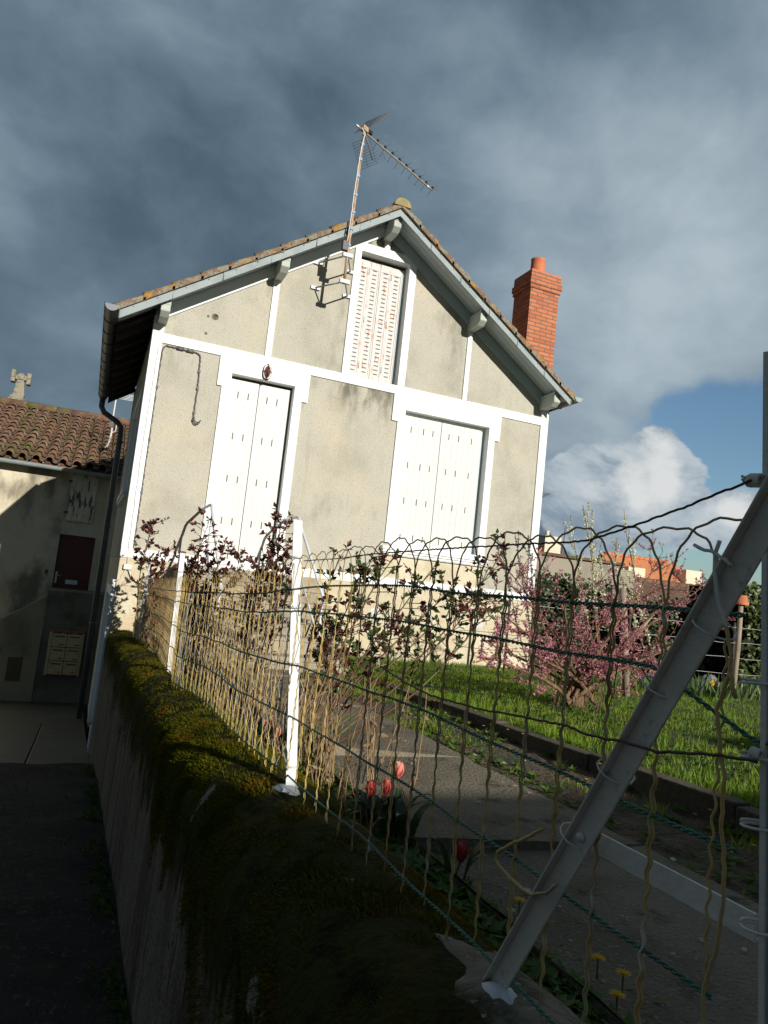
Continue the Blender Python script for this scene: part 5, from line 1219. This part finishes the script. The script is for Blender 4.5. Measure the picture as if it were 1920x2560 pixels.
# ------------------------------------------------------------------ buildings behind the garden
sd = empty('shed', (10.2, 13, -1), 'grey rendered shed with an ochre end wall behind the pink blossom', 'shed')
mb = MB(); mb.box(7.2, 11.0, 13.0, 15.5, -3.9, 1.10); mb.build('wall', M['shed'], sd)
mb = MB(); mb.box(11.002, 11.5, 13.05, 15.4, -3.9, 1.02); mb.build('end_wall', M['shed'], sd)
mb = MB(); mb.box(7.0, 11.1, 12.92, 15.6, 1.102, 1.16); mb.build('roof_slab', M['old_tile'], sd)
mb = MB(); mb.box(8.3, 10.2, 12.99, 13.0, -1.0, .35); mb.build('opening', M['dark_gap'], sd)
def gable(name, x0, x1, y0, y1, z0, ze, zr, label, m1, m2, axis='x'):
    o = empty(name, ((x0+x1)/2, (y0+y1)/2, z0), label, 'house'); a = MB(); a.box(x0, x1, y0, y1, z0, ze)
    if axis == 'x': a.prism([(y0, ze), (y1, ze), ((y0+y1)/2, zr-.05)], x0, x1, 0, 'x')
    else: a.prism([(x0, ze), (x1, ze), ((x0+x1)/2, zr-.05)], y0, y1, 0, 'y')
    a.build('wall', m1, o); b = MB(); e = .3
    if axis == 'x':
        ym = (y0+y1)/2
        for ya in (y0-e, y1+e):
            zz = ze-(zr-ze)*e/(ym-y0); b.add([(x0-e,ya,zz),(x1+e,ya,zz),(x1+e,ym,zr),(x0-e,ym,zr),(x0-e,ya,zz+.12),(x1+e,ya,zz+.12),(x1+e,ym,zr+.12),(x0-e,ym,zr+.12)], [(0,3,2,1),(4,5,6,7),(0,1,5,4),(1,2,6,5),(2,3,7,6),(3,0,4,7)])
        for k in range(int((x1-x0)/.4)): b.tube([(x0+k*.4, ym, zr+.13), (x0+k*.4+.42, ym, zr+.17)], .12, 7)
    else:
        xm = (x0+x1)/2
        for xa in (x0-e, x1+e):
            zz = ze-(zr-ze)*e/(xm-x0); b.add([(xa,y0-e,zz),(xm,y0-e,zr),(xm,y1+e,zr),(xa,y1+e,zz),(xa,y0-e,zz+.14),(xm,y0-e,zr+.14),(xm,y1+e,zr+.14),(xa,y1+e,zz+.14)], [(0,3,2,1),(4,5,6,7),(0,1,5,4),(1,2,6,5),(2,3,7,6),(3,0,4,7)])
    rf_ = b.build('roof', m2, o); return o, rf_
K = 30/14
def V30(px, py): return atY(px, py, 30.0)
a = V30(1546, 1400); b = V30(1690, 1420); c = V30(1765, 1492)
ra1, ra2 = ray(1690, 1415), ray(1757, 1490); YR_ = 34.0; XR_ = ra1.x/ra1.y*YR_; YE_ = XR_/(ra2.x/ra2.y); ZR_ = ra1.z/ra1.y*YR_; ZE_ = ra2.z/ra2.y*YE_
XL_ = atY(1500, 1400, YR_).x; dE = .3; zw = ZE_+(ZR_-ZE_)*dE/(YR_-YE_)
h1, r1_ = gable('orange_roof_house', XL_+.3, XR_-.3, YE_+dE, 2*YR_-YE_-dE, -3.9, zw, ZR_, 'long house with a bright orange tiled roof and cream chimneys', M['far_cream'], M['orange_roof'])
for (px0, px1, pyt, pyb, Y) in ((1572, 1614, 1416, 1474, YE_+(YR_-YE_)*.25), (1716, 1756, 1424, 1478, YE_+.4)):
    p0, p1, p2 = atY(px0, pyt, Y), atY(px1, pyt, Y), atY(px1, pyb, Y); mb = MB(); mb.box(p0.x, p1.x, Y, Y+.9, p2.z-.6, p0.z); mb.build('chimney', M['far_cream'], r1_)
h2, r2_ = gable('cream_gable_house', 25.2, 28.4, 38.5, 44, -3.9, 2.4, 4.3, 'distant cream house with a pointed gable beside the orange roof', M['far_cream'], M['orange_roof'], 'y')
p0, p1 = atY(1364, 1338, 38), atY(1404, 1338, 38); mb = MB(); mb.box(p0.x, p1.x, 38.0, 38.9, 1.0, p0.z); mb.tube([(p0.x+.4, 38.4, p0.z), (p0.x+.4, 38.4, p0.z+.35)], .12, 8); mb.build('chimney', M['far_cream'], r2_)
h3, r3_ = gable('brown_roof_barn', 16.4, 25, 18.6, 22.5, -3.9, .35, 1.15, 'low barn with an old brown tiled roof in front of the orange roof', M['shed'], M['old_tile'])
q = atY(1366, 1238, 18); o = empty('twig', atY(1350, 1244, 18), 'dark aerial arm poking out past the right house corner', 'aerial')
mb = MB(); mb.tube([atY(1340, 1246, 17), atY(1371, 1233, 17)], .02, 5); mb.tube([(q.x-.02, 16.9, q.z-1.0), (q.x-.06, 17.1, -1)], .02, 5)
for k in range(4): a = atY(1348+k*6, 1243-k*2.6, 17); mb.tube([a-Vector((0, .2, .02)), a+Vector((.02, .2, .03))], .008, 4)
mb.build('boom', M['grey_rod'], o); o.name = 'distant_aerial'

# ------------------------------------------------------------------ unseen house added behind the camera, its blocks shaped to shade the foreground
rh = empty('unseen_rear_house', (6, -7, -1.2), 'unseen flat roofed house blocks added behind the camera to shade the near garden', 'house')
mb = MB(); mb.box(2.25, 6.15, -10, -5.0, -3.9, 1.58); mb.build('wall', M['rear_render'], rh)  # low added block, its top edge set to shade the near path
mb = MB(); mb.box(2.255, 6.145, -10.06, -4.96, 1.582, 1.66); mb.build('parapet', M['trim'], rh)
mb = MB(); mb.box(.6, 2.20, -10, -5.0, -3.9, 3.4); mb.build('tall_shade_block', M['rear_render'], rh)  # added block that keeps the sun off the near fence
mb = MB(); mb.box(6.7, 9.6, -9, -5.1, -3.9, 2.15); mb.build('side_shade_block', M['rear_render'], rh)  # added block that shades the right of the lawn
for x in (2.7, 4.5):
    mb = MB(); mb.box(x, x+1.1, -5.02, -4.985, -.2, 1.0); mb.build('window', M['dark_gap'], rh)
    mb = MB(); mb.box(x-.1, x-.002, -5.01, -4.95, -.298, 1.1); mb.box(x+1.102, x+1.2, -5.01, -4.95, -.298, 1.1); mb.box(x-.15, x+1.25, -5.01, -4.92, -.38, -.3); mb.build('window_frame', M['trim'], rh)
